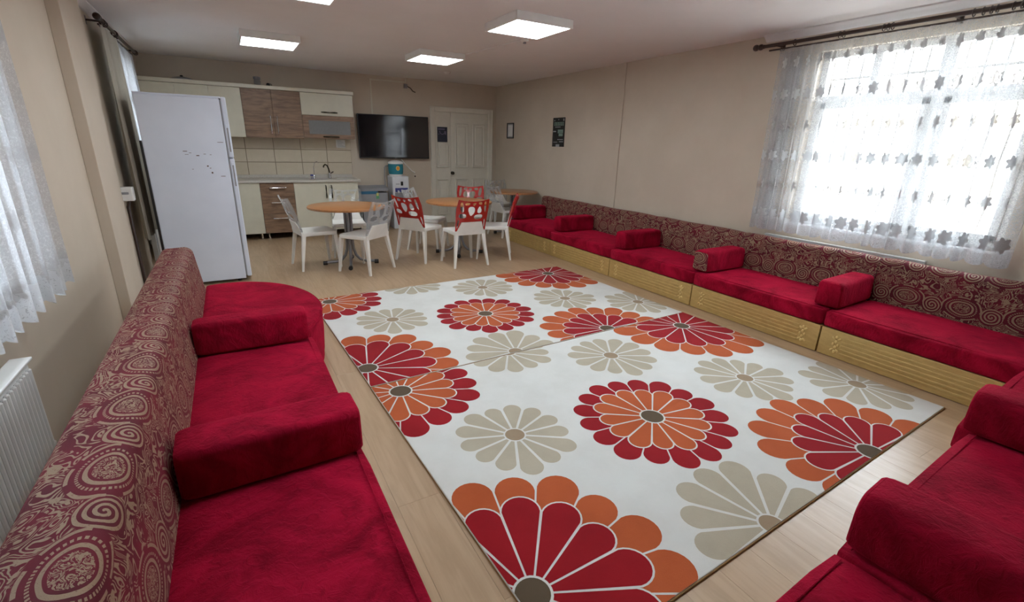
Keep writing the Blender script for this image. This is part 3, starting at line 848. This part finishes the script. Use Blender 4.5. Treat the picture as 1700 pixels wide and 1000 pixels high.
obj('pane', bx(-h+f+.01, h-f+.015, .006, .010, f-.015, zs-f+.005), 'smoked_glass', gd)
obj('handle', handle(new(), (-.10, 0, .03), (.14, 0, .03), (0, -.025, 0)), 'dark_metal', gd, True)
obj('shelf', bx(-h+.02, h-.02, .03, .32, zs*.52, zs*.52+.012), 'cabinet_crown', g)
tag(obj('cabinet_crown_board', bx(-1.395, 1.395, -.02, .35, 0, .052, .006), 'cabinet_crown', loc=(.495, UY, 2.192)), 'long cream crown board lying along the top of the wall cabinets', 'trim board')

# lower cabinets
LY = 8.17; B0, B1 = .10, .862
grpL = 'base cabinets under the worktop'
def legs(g, h):
    for sx in (-h+.05, h-.05):
        for yy in (.09, .5):
            o = obj('leg', lathe(new(), [(.022, -B0), (.022, -B0+.012), (.015, -B0+.014), (.015, 0)], sx, yy, 12), 'chrome', g, True)
def base_cab(label, x0, x1, mat='cabinet_cream'):
    g, h, Z = cab('base_cabinet', label, x0, x1, LY, B0, B1, grpL, mat); legs(g, h); return g, h, Z
g, h, Z = base_cab('cream base cabinet half hidden in the corner behind the refrigerator', -.90, -.24)
door(g, -h, h, 0, Z, 'cabinet_cream', (h-.05, Z-.14))
g, h, Z = base_cab('cream base cabinet right beside the refrigerator', -.238, .362)
door(g, -h, h, 0, Z, 'cabinet_cream', (-h+.05, Z-.14))
g, h, Z = base_cab('wood grain base cabinet with three drawers', .364, .832, 'walnut_laminate')
for z0, z1 in ((0, .30), (.30, .54), (.54, Z)):
    d = obj('drawer', bx(-h+.0015, h-.0015, 0, .018, z0+.0015, z1-.0015, .002, 1), 'walnut_laminate', g)
    obj('handle', handle(new(), (-.11, 0, z1-.075), (.13, 0, z1-.075), (0, -.028, 0)), 'chrome', d, True)
g, h, Z = base_cab('cream double door sink cabinet behind the left dining table', .834, 1.806)
door(g, -h, .02, 0, Z, 'cabinet_cream', (-.02, Z-.15), hl=.2, hmat='dark_metal'); door(g, .02, h, 0, Z, 'cabinet_cream', (.065, Z-.15), hl=.2, hmat='dark_metal')
g = thing('worktop', 'grey stone pattern worktop over the base cabinets', 'worktop', (.475, LY-.03, B1))
obj('slab', bx(-1.38, 1.375, 0, .635, 0, .036, .006), 'worktop_stone', g)
obj('upstand', bx(-1.38, 1.375, .612, .632, .036, .082, .004), 'worktop_stone', g)
bm = new(); box(bm, .62, 1.06, .16, .54, .036, .042, .003); box(bm, .66, 1.02, .20, .50, .0362, .0445, .002)
obj('sink', bm, 'chrome', g)
WZ = B1+.036
f = thing('faucet', 'dark arched mixer faucet at the sink', 'faucet', (1.47, 8.70, WZ+.006))
obj('body', lathe(new(), [(.026, 0), (.026, .015), (.02, .02), (.022, .07), (.012, .078)], 0, 0, 14), 'chrome', f, True)
obj('spout', tube(new(), [(0, 0, .06), (-.015, -.02, .13), (-.04, -.05, .19), (-.08, -.1, .21), (-.11, -.14, .19), (-.115, -.15, .165)], .011, 10), 'dark_metal', f, True)
obj('lever', tube(new(), [(.015, 0, .06), (.05, -.01, .085), (.06, -.015, .09)], [.009, .011, .007], 8), 'rod_brown', f, True)
f = thing('filter_tap', 'thin drinking water tap left of the mixer faucet', 'faucet', (1.22, 8.70, WZ+.006))
obj('body', lathe(new(), [(.02, 0), (.02, .03), (.01, .045)], 0, 0, 12), 'chrome', f, True)
obj('spout', tube(new(), [(0, 0, .03), (0, -.005, .16), (.02, -.02, .235), (.05, -.05, .255), (.075, -.08, .235)], .005, 8), 'chrome', f, True)
obj('knob', bx(-.06, -.012, -.012, .012, .02, .045, .005), 'dispenser_blue', f)
p = tag(obj('notice_sheet', bx(-.075, .075, -.002, 0, -.065, .065), 'paper_white', loc=(1.70, YB-.012, 1.445)), 'small white notice sheet stuck on the backsplash tiles', 'paper')
for k in range(6): obj('print_line', bx(-.055, .02+.006*(k % 3)*4, -.0028, -.002, .045-k*.018, .050-k*.018), 'print_grey', p)
# on top of the wall cabinets
TOPZ = 2.192+.052
j = thing('jar', 'glass jar with dark lid on top of the wall cabinets', 'jar', (.54, 8.58, TOPZ))
obj('body', lathe(new(), [(.03, 0), (.042, .02), (.045, .06), (.034, .085)], 0, 0, 16), 'smoked_glass', j, True); obj('lid', lathe(new(), [(.045, .085), (.05, .09), (.05, .118), (.046, .122)], 0, 0, 16), 'bin_grey', j, True)
j = thing('cup', 'tiny dark upturned cup on top of the wall cabinets', 'cup', (.68, 8.56, TOPZ))
obj('body', lathe(new(), [(.032, 0), (.03, .01), (.02, .04), (.018, .045)], 0, 0, 14), 'black_plastic', j, True); obj('handle', tube(new(), [(.025, 0, .01), (.05, 0, .015), (.05, 0, .03), (.022, 0, .036)], .005, 6), 'black_plastic', j, True)
j = thing('pan_lid', 'silvery pan lid lying on the cabinet tops at the left', 'lid', (-.40, 8.58, TOPZ))
obj('dome', lathe(new(), [(.15, 0), (.15, .006), (.10, .03), (.03, .042)], 0, 0, 24), 'steel_grey', j, True); obj('knob', lathe(new(), [(.012, .042), (.02, .055), (.012, .062)], 0, 0, 12), 'black_plastic', j, True)

# ------------------------------------------------------------------ refrigerator
fy0, fy1 = 5.79, 6.43
g = thing('refrigerator', 'tall white refrigerator with scratched side at the left wall', 'refrigerator', (-.31, (fy0+fy1)/2, 0)); hy = (fy1-fy0)/2
obj('body', bx(-.365, .315, -hy, hy, .03, 1.862, .008), 'fridge_enamel', g)
obj('top_cap', bx(-.365, .33, -hy+.003, hy-.003, 1.862, 1.878, .005), 'fridge_enamel', g)
obj('gasket', bx(.315, .327, -hy+.012, hy-.012, .06, 1.85), 'bin_grey', g)
for z0, z1, hz0, hz1 in ((.05, 1.292, .99, 1.26), (1.304, 1.876, 1.33, 1.62)):
    d = obj('door', bx(.327, .372, -hy, hy, z0, z1, .012, 3), 'fridge_enamel', g)
    obj('handle', bx(.338, .362, -hy-.003, -hy+.03, hz0, hz1, .003), 'fridge_enamel', d)
    obj('handle_recess', bx(.344, .357, -hy-.0045, -hy+.01, hz0+.03, hz1-.03, .002), 'bin_grey', d)
bm = new()
for y_, z_ in ((-.1, .5), (.1, .5), (0, .9)): pass
for k in range(9): tube(bm, [(-.372, -hy+.06, .3+k*.14), (-.372, hy-.06, .3+k*.14)], .005, 6)
box(bm, -.385, -.366, -hy-.002, -hy+.012, .25, 1.45); obj('condenser', bm, 'black_plastic', g)
bm = new(); rr = random.Random(3)
for (x_, z_, l, t) in ((-.02, 1.36, .035, .006), (.02, 1.345, .02, .004), (.08, 1.32, .025, .008), (.14, 1.335, .02, .004), (.19, 1.33, .015, .004), (.02, 1.19, .012, .004), (.15, 1.22, .014, .012), (.17, 1.20, .012, .006), (.18, 1.155, .014, .016), (.27, 1.12, .04, .005), (.29, 1.45, .05, .004), (-.01, 1.33, .03, .003)):
    box(bm, x_-.02-l/2, x_-.02+l/2, -hy-.0012, -hy, z_-t/2, z_+t/2)
obj('scratches', bm, 'scratch_paint', g)
for sx in (-.3, .25):
    for sy in (-hy+.05, hy-.05): obj('foot', lathe(new(), [(.02, 0), (.02, .03)], sx, sy, 10), 'black_plastic', g)

# ------------------------------------------------------------------ TV, conduits, door, wall things
g = thing('television', 'large black flat television on the back wall', 'television', (2.62, YB-.09, 1.58))
obj('casing', bx(-.632, .632, 0, .045, -.362, .362, .006), 'black_plastic', g)
obj('screen', bx(-.618, .618, -.002, .002, -.342, .350), 'tv_screen', g)
obj('wall_mount', bx(-.2, .2, .045, .088, -.15, .15), 'black_plastic', g)
obj('logo_bar', bx(-.02, .02, -.003, .003, -.357, -.348), 'steel_grey', g)
g = thing('cable_trunking', 'thin beige cable trunking rising above the television', 'cable trunking', (2.27, YB-.012, 1.95))
obj('duct', bx(-.011, .011, 0, .011, 0, .535), 'cabinet_crown', g); obj('duct', bx(-.011, .62, 0, .011, .535, .557), 'cabinet_crown', g); obj('duct', bx(.60, .622, 0, .011, .557, .612), 'cabinet_crown', g)
g = thing('junction_box', 'small dark wall box with a dangling wire above the television', 'junction box', (2.88, YB-.03, 2.435))
obj('box', bx(-.03, .03, 0, .028, -.035, .035, .006), 'bin_grey', g); obj('wire', tube(new(), [(.02, .01, .0), (.08, 0, -.03), (.12, .0, -.075), (.17, .01, -.09)], .008, 6), 'rod_brown', g, True)
g = empty('door_1', (DX0, YB, 0)); g['kind'] = 'structure'
dw = DX1-DX0; fw_ = .075; bm = new()
for e, (a, b, c, d) in enumerate(((-fw_, .012, 0, DH+fw_), (dw-.012, dw+fw_, 0, DH+fw_), (.012, dw-.012, DH-.012, DH+fw_))):
    box(bm, a, b, -.030, .03, c, d, .008)
for a, b, c, d in ((-fw_, -fw_+.02, 0, DH+fw_), (dw+fw_-.02, dw+fw_, 0, DH+fw_), (-fw_+.02, dw+fw_-.02, DH+fw_-.02, DH+fw_)): box(bm, a, b, -.048, -.028, c, d, .006)
obj('door_frame', bm, 'door_white', g)
SPL = .34
def leaf(a, b, cols):
    l = obj('leaf', bx(a+.002, b-.002, .012, .052, .002, DH-.006, .003), 'door_white', g)
    for (c, d, arch) in cols:
        for z0, z1 in ((.16, .845), (1.05, 1.80+arch)):
            bm = new()
            for q in ((c, d, z0, z0+.022), (c, d, z1-.022, z1), (c, c+.022, z0, z1), (d-.022, d, z0, z1)): box(bm, q[0], q[1], -.008, .014, q[2], q[3], .007, 1)
            box(bm, c+.05, d-.05, -.004, .014, z0+.05, z1-.05, .010, 1)
            obj('moulded_panel', bm, 'door_white', l)
    return l
obj('light_leak_board', bx(.0, dw, .058, .09, 0, DH), 'door_white', g)  # unseen board added behind the leaves to block sky light leaking through
leaf(.012, SPL, [(.05, .29, .0)]); l = leaf(SPL, dw-.012, [(.43, .70, .06), (.80, 1.06, .06)])
bm = new(); lathe(bm, [(.032, 0), (.03, .006), (.012, .01), (.012, .03), (.028, .04), (.03, .055), (.02, .066)], 0, 0, 16); bmesh.ops.rotate(bm, verts=bm.verts, matrix=Matrix.Rotation(PI/2, 3, 'X'))
obj('knob', bm, 'dark_metal', l, True, loc=(.365, .012, .955))
g = thing('door_poster', 'small dark blue poster stuck on the white door', 'poster', (DX0+.165, YB-.0095, 1.655))
obj('sheet', bx(-.10, .10, -.0035, 0, -.133, .133), 'poster_navy', g)
bm = new(); box(bm, -.085, .05, -.0045, -.0035, .085, .105)
for k in range(9):
    a = PI+PI*k/8; box(bm, .0+.05*math.cos(a)-.01, .05*math.cos(a)+.01, -.0045, -.0035, .055+.05*math.sin(a)-.006, .055+.05*math.sin(a)+.006)
box(bm, -.08, -.06, -.0045, -.0035, .0, .012); box(bm, .05, .075, -.0045, -.0035, .0, .06); obj('print', bm, 'print_violet', g)
# frame and poster on the right wall
g = thing('picture_frame', 'thin black frame with a white sheet near the far corner', 'picture frame', (XR-.001, 8.20, 1.757)); bm = new()
for a, b, c, d in ((-.125, .125, .12, .138), (-.125, .125, -.138, -.12), (-.125, -.107, -.12, .12), (.107, .125, -.12, .12)): box(bm, -.016, 0, a, b, c, d, .002, 1)
obj('frame', bm, 'black_plastic', g); obj('sheet', bx(-.006, 0, -.107, .107, -.12, .12), 'print_grey', g); obj('mat_board', bx(-.008, -.006, -.085, .085, -.1, .1), 'paper_white', g)
g = thing('wall_poster', 'narrow black poster with pale print on the right wall', 'poster', (XR-.001, 6.635, 1.717))
obj('sheet', bx(-.004, 0, -.165, .165, -.222, .222), 'poster_black', g)
def bars(mat, L):
    bm = new()
    for (a, b, c, d) in L: box(bm, -.0052, -.004, a, b, c, d)
    obj('print', bm, mat, g)
# y decreases to the right in view
bars('print_green', [(.125-k*.045-.032, .125-k*.045, .10, .155) for k in range(6)]+[(-.125, .02, -.015+.0, .04), (-.12, -.01, -.06, -.02)])
bars('print_grey', [(-.05, .10, .075, .085), (.07, .15, .005, .022), (-.13, .02, -.115, -.105), (-.14, -.03, -.15, -.138), (.02, .14, -.155, -.148), (-.04, .06, -.222, -.185), (-.145, -.115, .17, .205), (.0, .02, .185, .2), (.11, .13, .17, .19)])
bars('poster_black', [(.125-k*.045-.022, .125-k*.045-.010, .115, .14) for k in range(6)]+[(-.10, .0, -.005, .012)])

# water dispenser with covered bottle
g = thing('water_dispenser', 'white floor standing water dispenser with blue tap panel', 'water dispenser', (2.605, 8.42, 0))
obj('body', bx(-.15, .15, 0, .31, .0, .925, .018, 3), 'dispenser_white', g)
obj('lower_door', bx(-.13, .13, -.006, .004, .05, .48, .004), 'dispenser_white', g)
obj('tap_panel', bx(-.105, .125, -.008, .004, .655, .725, .006), 'dispenser_blue', g)
obj('recess', bx(-.11, .125, -.004, .002, .50, .65, .004), 'bin_grey', g)
for k in range(3): obj('tap', tube(new(), [(-.055+k*.065, -.008, .675), (-.055+k*.065, -.035, .67), (-.055+k*.065, -.04, .64)], [.012, .014, .009], 8), 'white_plastic', g, True)
obj('display', bx(.0, .042, -.004, .003, .765, .835, .006), 'black_plastic', g)
obj('logo_print', bx(-.09, -.02, -.0015, .002, .785, .80), 'print_grey', g)
j = thing('bottle_cover', 'teal fabric covered water bottle with white lid and orange motif', 'bottle cover', (2.575, 8.58, .925))
obj('collar', lathe(new(), [(.11, 0), (.12, .012), (.12, .03)], 0, 0, 24), 'white_plastic', j, True)
obj('cover', lathe(new(), [(.118, .03), (.126, .06), (.13, .12), (.128, .20), (.12, .215)], 0, 0, 28), 'cover_teal', j, True)
obj('lid', lathe(new(), [(.13, .205), (.132, .225), (.115, .245), (.07, .262), (.02, .268)], 0, 0, 28), 'white_plastic', j, True)
bm = new(); 
for k in range(14): 
    pass
def patch(R, y_, z_, rr_, off):
    bm = new(); ring = []
    for k in range(20):
        a = 2*PI*k/20; u_, v_ = rr_*math.cos(a), rr_*1.15*math.sin(a); th_ = -PI/2+y_+u_/R
        ring.append(bm.verts.new(((R+off)*math.cos(th_), (R+off)*math.sin(th_), z_+v_)))
    bm.faces.new(ring); return bm
obj('motif', patch(.1295, .0, .135, .035, .002), 'sticker_yellow', j); obj('motif', patch(.1295, .0, .135, .026, .0035), 'cover_orange', j)
h_ = tag(obj('water_hose', tube(new(), [(2.41, 8.70, .55), (2.40, 8.70, .95), (2.405, 8.70, 1.06), (2.43, 8.70, 1.09), (2.46, 8.70, 1.09), (2.49, 8.72, 1.088)], .008, 8), 'steel_grey', None, True), 'thin grey hose rising beside the water dispenser', 'hose')
tag(obj('power_cord', tube(new(), [(2.74, 8.765, 1.20), (2.82, 8.765, 1.11), (2.93, 8.765, 1.0), (2.99, 8.765, .965)], .010, 8), 'white_plastic', None, True), 'white cord slanting down the wall beside the bottle cover', 'cord')
g = thing('wall_socket', 'small wall socket right of the water dispenser', 'socket', (2.99, YB-.001, .90))
obj('plate', bx(-.035, .035, -.012, 0, -.035, .035, .006), 'wall_paint', g); obj('hole', lathe(new(), [(.016, 0), (.016, .003)], 0, 0, 12), 'rod_brown', g, loc=(0, -.013, 0)).rotation_euler = (PI/2, 0, 0)
# waste bin
g = thing('waste_bin', 'grey and blue waste bin between sink cabinet and water dispenser', 'bin', (2.11, 8.32, 0))
obj('body', prism(new(), [(-.205, 0), (.205, 0), (.225, .66), (-.225, .66)], 'y', 0, .40), 'bin_grey', g)
obj('band', bx(-.226, .05, -.004, .404, .64, .715, .004), 'bin_blue', g); obj('lid', prism(new(), [(-.01, .69), (-.015, .735), (.2, .775), (.41, .745), (.41, .69)], 'x', -.235, .235), 'bin_grey', g)
obj('sticker', bx(.02, .07, -.006, .001, .56, .64), 'sticker_green', g); obj('sticker', bx(.028, .062, -.008, .001, .61, .66), 'sticker_yellow', g)

# left wall small things
g = thing('thermostat_box', 'small white box on the left wall behind the sofa end', 'wall box', (XL+.001, 5.50, .99))
obj('cover', bx(0, .13, -.05, .05, -.06, .06, .008), 'white_plastic', g); obj('dial', bx(.03, .10, -.056, -.05, .0, .02, .002), 'bin_grey', g)
tag(obj('heating_pipe', tube(new(), [(XL+.05, 5.62, .02), (XL+.05, 5.62, .86), (XL+.06, 5.70, .92), (XL+.06, 5.95, .93)], .014, 10), 'rod_brown', None, True), 'dark heating pipe climbing the left wall behind the refrigerator', 'pipe')

# ------------------------------------------------------------------ ceiling things
lamps = [((2.53, 4.14), 'square ceiling panel light in front, nearest the right wall'), ((2.455, 6.27), 'square ceiling panel light towards the back, in front of the door'),
         ((.575, 6.46), 'square ceiling panel light over the kitchen corner'), ((.575, 4.09), 'square ceiling panel light cut off at the top edge of the picture'),
         ((2.53, 1.90), 'square ceiling panel light over the near rug, above the picture'),
         ((.575, 1.90), 'square ceiling panel light over the left sofa, above the picture')]
proto = None
for (x_, y_), lab in lamps:
    if proto is None:
        g = thing('ceiling_light', lab, 'ceiling light', (x_, y_, H), 0, 'square ceiling panel lights'); bm = new(); s = .292
        for a in ((-s, s, -s, -s+.018), (-s, s, s-.018, s), (-s, -s+.018, -s+.018, s-.018), (s-.018, s, -s+.018, s-.018)): box(bm, *a, -.07, 0, .002, 1)
        obj('frame', bm, 'white_plastic', g); obj('back_plate', bx(-s+.02, s-.02, -s+.02, s-.02, -.02, -.002), 'white_plastic', g)
        obj('diffuser', bx(-s+.018, s-.018, -s+.018, s-.018, -.066, -.060), 'led_diffuser', g); proto = g
    else:
        g = dup(proto, (x_, y_, H), 0); g['label'] = lab
g = thing('smoke_detector', 'small round smoke detector on the ceiling before the door', 'smoke detector', (3.18, 7.6, H))
obj('base', lathe(new(), [(.055, -.012), (.055, 0)], 0, 0, 20), 'white_plastic', g, True); obj('cap', lathe(new(), [(.02, -.035), (.04, -.032), (.05, -.012)], 0, 0, 20), 'white_plastic', g, True)
tag(obj('ceiling_trunking', prism(new(), [(-.011, -.012), (.011, -.012), (.011, 0), (-.011, 0)], 'y', 0, 1.13), 'ceiling_paint', loc=(2.885, 4.82, H)), 'thin trunking running along the ceiling between two panel lights', 'cable trunking').rotation_euler = (0, 0, .115)
g = thing('junction_box', 'small round ceiling junction box beside the front panel light', 'junction box', (2.89, 4.79, H))
obj('cap', lathe(new(), [(.03, -.028), (.042, -.022), (.045, 0)], 0, 0, 16), 'white_plastic', g, True); obj('terminal', bx(-.012, .012, -.012, .012, -.045, -.026), 'bin_grey', g)

# ------------------------------------------------------------------ dining tables
def table(label, loc, rz, r=.46, dark=False):
    g = thing('dining_table', label, 'table', (loc[0], loc[1], 0), rz, 'round dining tables')
    obj('tabletop', lathe(new(), [(r-.012, .712), (r-.002, .716), (r, .728), (r-.003, .738), (r-.012, .742)], 0, 0, 48), 'beech_top', g, 35)
    obj('mounting_plate', lathe(new(), [(.16, .70), (.16, .712)], 0, 0, 20), 'steel_grey', g)
    for k in range(4):
        a = PI/4+k*PI/2; c, s = math.cos(a), math.sin(a)
        pts = [(.034*c, .034*s, .70), (.034*c, .034*s, .30), (.04*c, .04*s, .2), (.065*c, .065*s, .12), (.11*c, .11*s, .065), (.18*c, .18*s, .04), (.29*c, .29*s, .034)]
        l = obj('leg', tube(new(), pts, .018, 10), 'steel_grey', g, True)
        obj('foot_cap', tube(new(), [(.285*c, .285*s, .026), (.335*c, .335*s, .026)], .026, 10), 'black_plastic', l, True)
    return g
table('round wooden table with clear chairs, in front of the drawers', (1.195, 6.10), .55)
table('round wooden table surrounded by red backed chairs', (2.72, 6.15), .35)
table('round wooden table in the far corner behind the sofa end', (4.235, 7.25), .5, .43)

# ------------------------------------------------------------------ dining chairs
def plate(outline, holes, thick, xf):
    pts, edges = [], []
    def loop(p):
        b = len(pts); pts.extend(Vector(q) for q in p); edges.extend((b+i, b+(i+1) % len(p)) for i in range(len(p)))
    def dens(p, st=.03):
        o = []
        for i in range(len(p)):
            a, b = p[i], p[(i+1) % len(p)]; n = max(1, int(math.dist(a, b)/st))
            o += [(a[0]+(b[0]-a[0])*k/n, a[1]+(b[1]-a[1])*k/n) for k in range(n)]
        return o
    outline = dens(outline); loop(outline)
    for h_ in holes: loop(h_)
    v, e, f, *_ = delaunay_2d_cdt(pts, edges, [], 0, 1e-5)
    tri = []
    for t in f:
        c = (sum(v[i][0] for i in t)/len(t), sum(v[i][1] for i in t)/len(t))
        if inside(c, outline) and not any(inside(c, h_) for h_ in holes): tri.append(tuple(t))
    bm = new(); A = [bm.verts.new(xf(p[0], p[1], 0)) for p in v]; B = [bm.verts.new(xf(p[0], p[1], thick)) for p in v]
    cnt = {}
    for t in tri:
        bm.faces.new([A[i] for i in t]); bm.faces.new([B[i] for i in reversed(t)])
        for i in range(len(t)):
            k = (t[i], t[(i+1) % len(t)]); ks = tuple(sorted(k)); cnt.setdefault(ks, []).append(k)
    for ks, l in cnt.items():
        if len(l) == 1: a, b = l[0]; bm.faces.new((A[b], A[a], B[a], B[b]))
    bmesh.ops.delete(bm, geom=[q for q in bm.verts if not q.link_faces], context='VERTS')
    return bm
def lean(y, z, t):
    k = max(0, z-.43); cv = .035*(1-(y/.22)**2)
    return (-.195-.18*k-.25*k*k-cv*min(1, k*4)-t+.012, y, z)
OUT = [(-.205, .462), (-.212, .60), (-.218, .75), (-.205, .862), (-.19, .858), (-.10, .842), (0, .836), (.10, .842), (.19, .858), (.205, .862), (.218, .75), (.212, .60), (.205, .462), (.188, .462), (.142, .578), (-.142, .578), (-.188, .462)]
def grow(p, k):
    cx = sum(q[0] for q in p)/len(p); cz = sum(q[1] for q in p)/len(p)
    return [(cx+(q[0]-cx)*k, cz+(q[1]-cz)*k) for q in p]
HOLES = [chaikin(grow(h_, 1.16), 2) for h_ in (
    [(-.185, .70), (-.155, .71), (-.135, .82), (-.17, .83)], [(-.03, .815), (.03, .815), (.005, .775)], [(-.115, .69), (-.06, .69), (-.05, .73), (-.075, .775), (-.11, .75)],
    [(-.02, .70), (.035, .645), (.085, .765), (-.005, .765)], [(-.14, .615), (-.03, .61), (-.02, .665), (-.13, .67)], [(.085, .63), (.18, .635), (.18, .685), (.10, .68)],
    [(.12, .71), (.165, .71), (.185, .82), (.15, .825)], [(-.195, .50), (-.18, .50), (-.165, .60), (-.19, .60)], [(.195, .50), (.18, .50), (.165, .60), (.19, .60)],
    [(-.11, .795), (-.06, .80), (-.055, .825), (-.1, .828)], [(.06, .795), (.12, .79), (.12, .825), (.06, .82)])]
def chair_proto(back_mat, first):
    g = thing('dining_chair', first, 'chair', (0, 0, 0), 0, 'dining chairs')
    seat = rounded([(-.20, -.205), (.21, -.215), (.21, .215), (-.20, .205)], [.03, .045, .045, .03], 4)
    bm = new(); n = len(seat)
    def ring(sx, z): return [bm.verts.new((p[0]*sx, p[1]*sx, z)) for p in seat]
    R = [ring(.97, .405), ring(1, .412), ring(1, .442), ring(.975, .45), ring(.85, .447), ring(.4, .442)]
    for a, b in zip(R, R[1:]):
        for k in range(n): bm.faces.new((a[k], a[(k+1) % n], b[(k+1) % n], b[k]))
    bm.faces.new(R[0][::-1]); bm.faces.new(R[-1]); obj('seat', bm, 'chair_white', g, 40)
    low = [(-.205, .41), (.205, .41), (.203, .46), (.185, .465), (.139, .574), (-.139, .574), (-.185, .465), (-.203, .46)]
    obj('lower_back', plate(low, [], .022, lean), 'chair_white', g, 30)
    obj('backrest', plate(OUT, HOLES, .016, lean), back_mat, g, 30, label='red openwork back panel' if back_mat == 'chair_red' else 'clear openwork back panel')
    for sx, sy in ((1, 1), (1, -1), (-1, 1), (-1, -1)):
        t0 = Vector((.182*sx, .185*sy, .41)); b0 = Vector(((.215 if sx > 0 else -.245), .222*sy if sx > 0 else .235*sy, 0)); bm = new()
        rg = []
        for q, hw in ((t0, .022), (t0.lerp(b0, .35), .018), (b0, .0115)):
            rg.append([bm.verts.new((q.x+a*hw, q.y+b*hw, q.z)) for a, b in ((-1, -1), (1, -1), (1, 1), (-1, 1))])
        for a, b in zip(rg, rg[1:]):
            for k in range(4): bm.faces.new((a[k], a[(k+1) % 4], b[(k+1) % 4], b[k]))
        bm.faces.new(rg[0][::-1]); bm.faces.new(rg[-1]); obj('leg', bm, 'chair_white', g)
    return g
R_ = math.radians
red = [('red backed chair with its back to the camera at the red chair table', (2.53, 5.59), 91),
       ('red backed chair on the left side of the red chair table', (2.12, 6.06), 35),
       ('red backed chair on the far side of the table, facing the camera', (3.22, 6.82), 246),
       ('red backed chair seen edge on at the right, beside the far sofa end', (3.08, 5.79), 150)]
clr = [('clear backed white chair at the left, facing the table before the drawers', (.81, 6.21), 8),
       ('clear backed white chair turned away in front of the left table', (1.30, 5.76), 128),
       ('clear backed white chair between the left table and the sink cabinet', (1.32, 6.70), 262),
       ('clear backed white chair behind the red chair table, below the water dispenser', (2.46, 6.66), -42),
       ('clear backed white chair at the far corner table', (4.07, 7.15), 4),
       ('clear backed chair beyond the far corner table, against the back wall', (4.40, 7.98), -95)]
for lst, mat in ((red, 'chair_red'), (clr, 'clear_plastic')):
    pr = None
    for lab, (x_, y_), a in lst:
        if pr is None: pr = chair_proto(mat, lab); pr.location = (x_, y_, 0); pr.rotation_euler = (0, 0, R_(a))
        else: dup(pr, (x_, y_, 0), R_(a))['label'] = lab
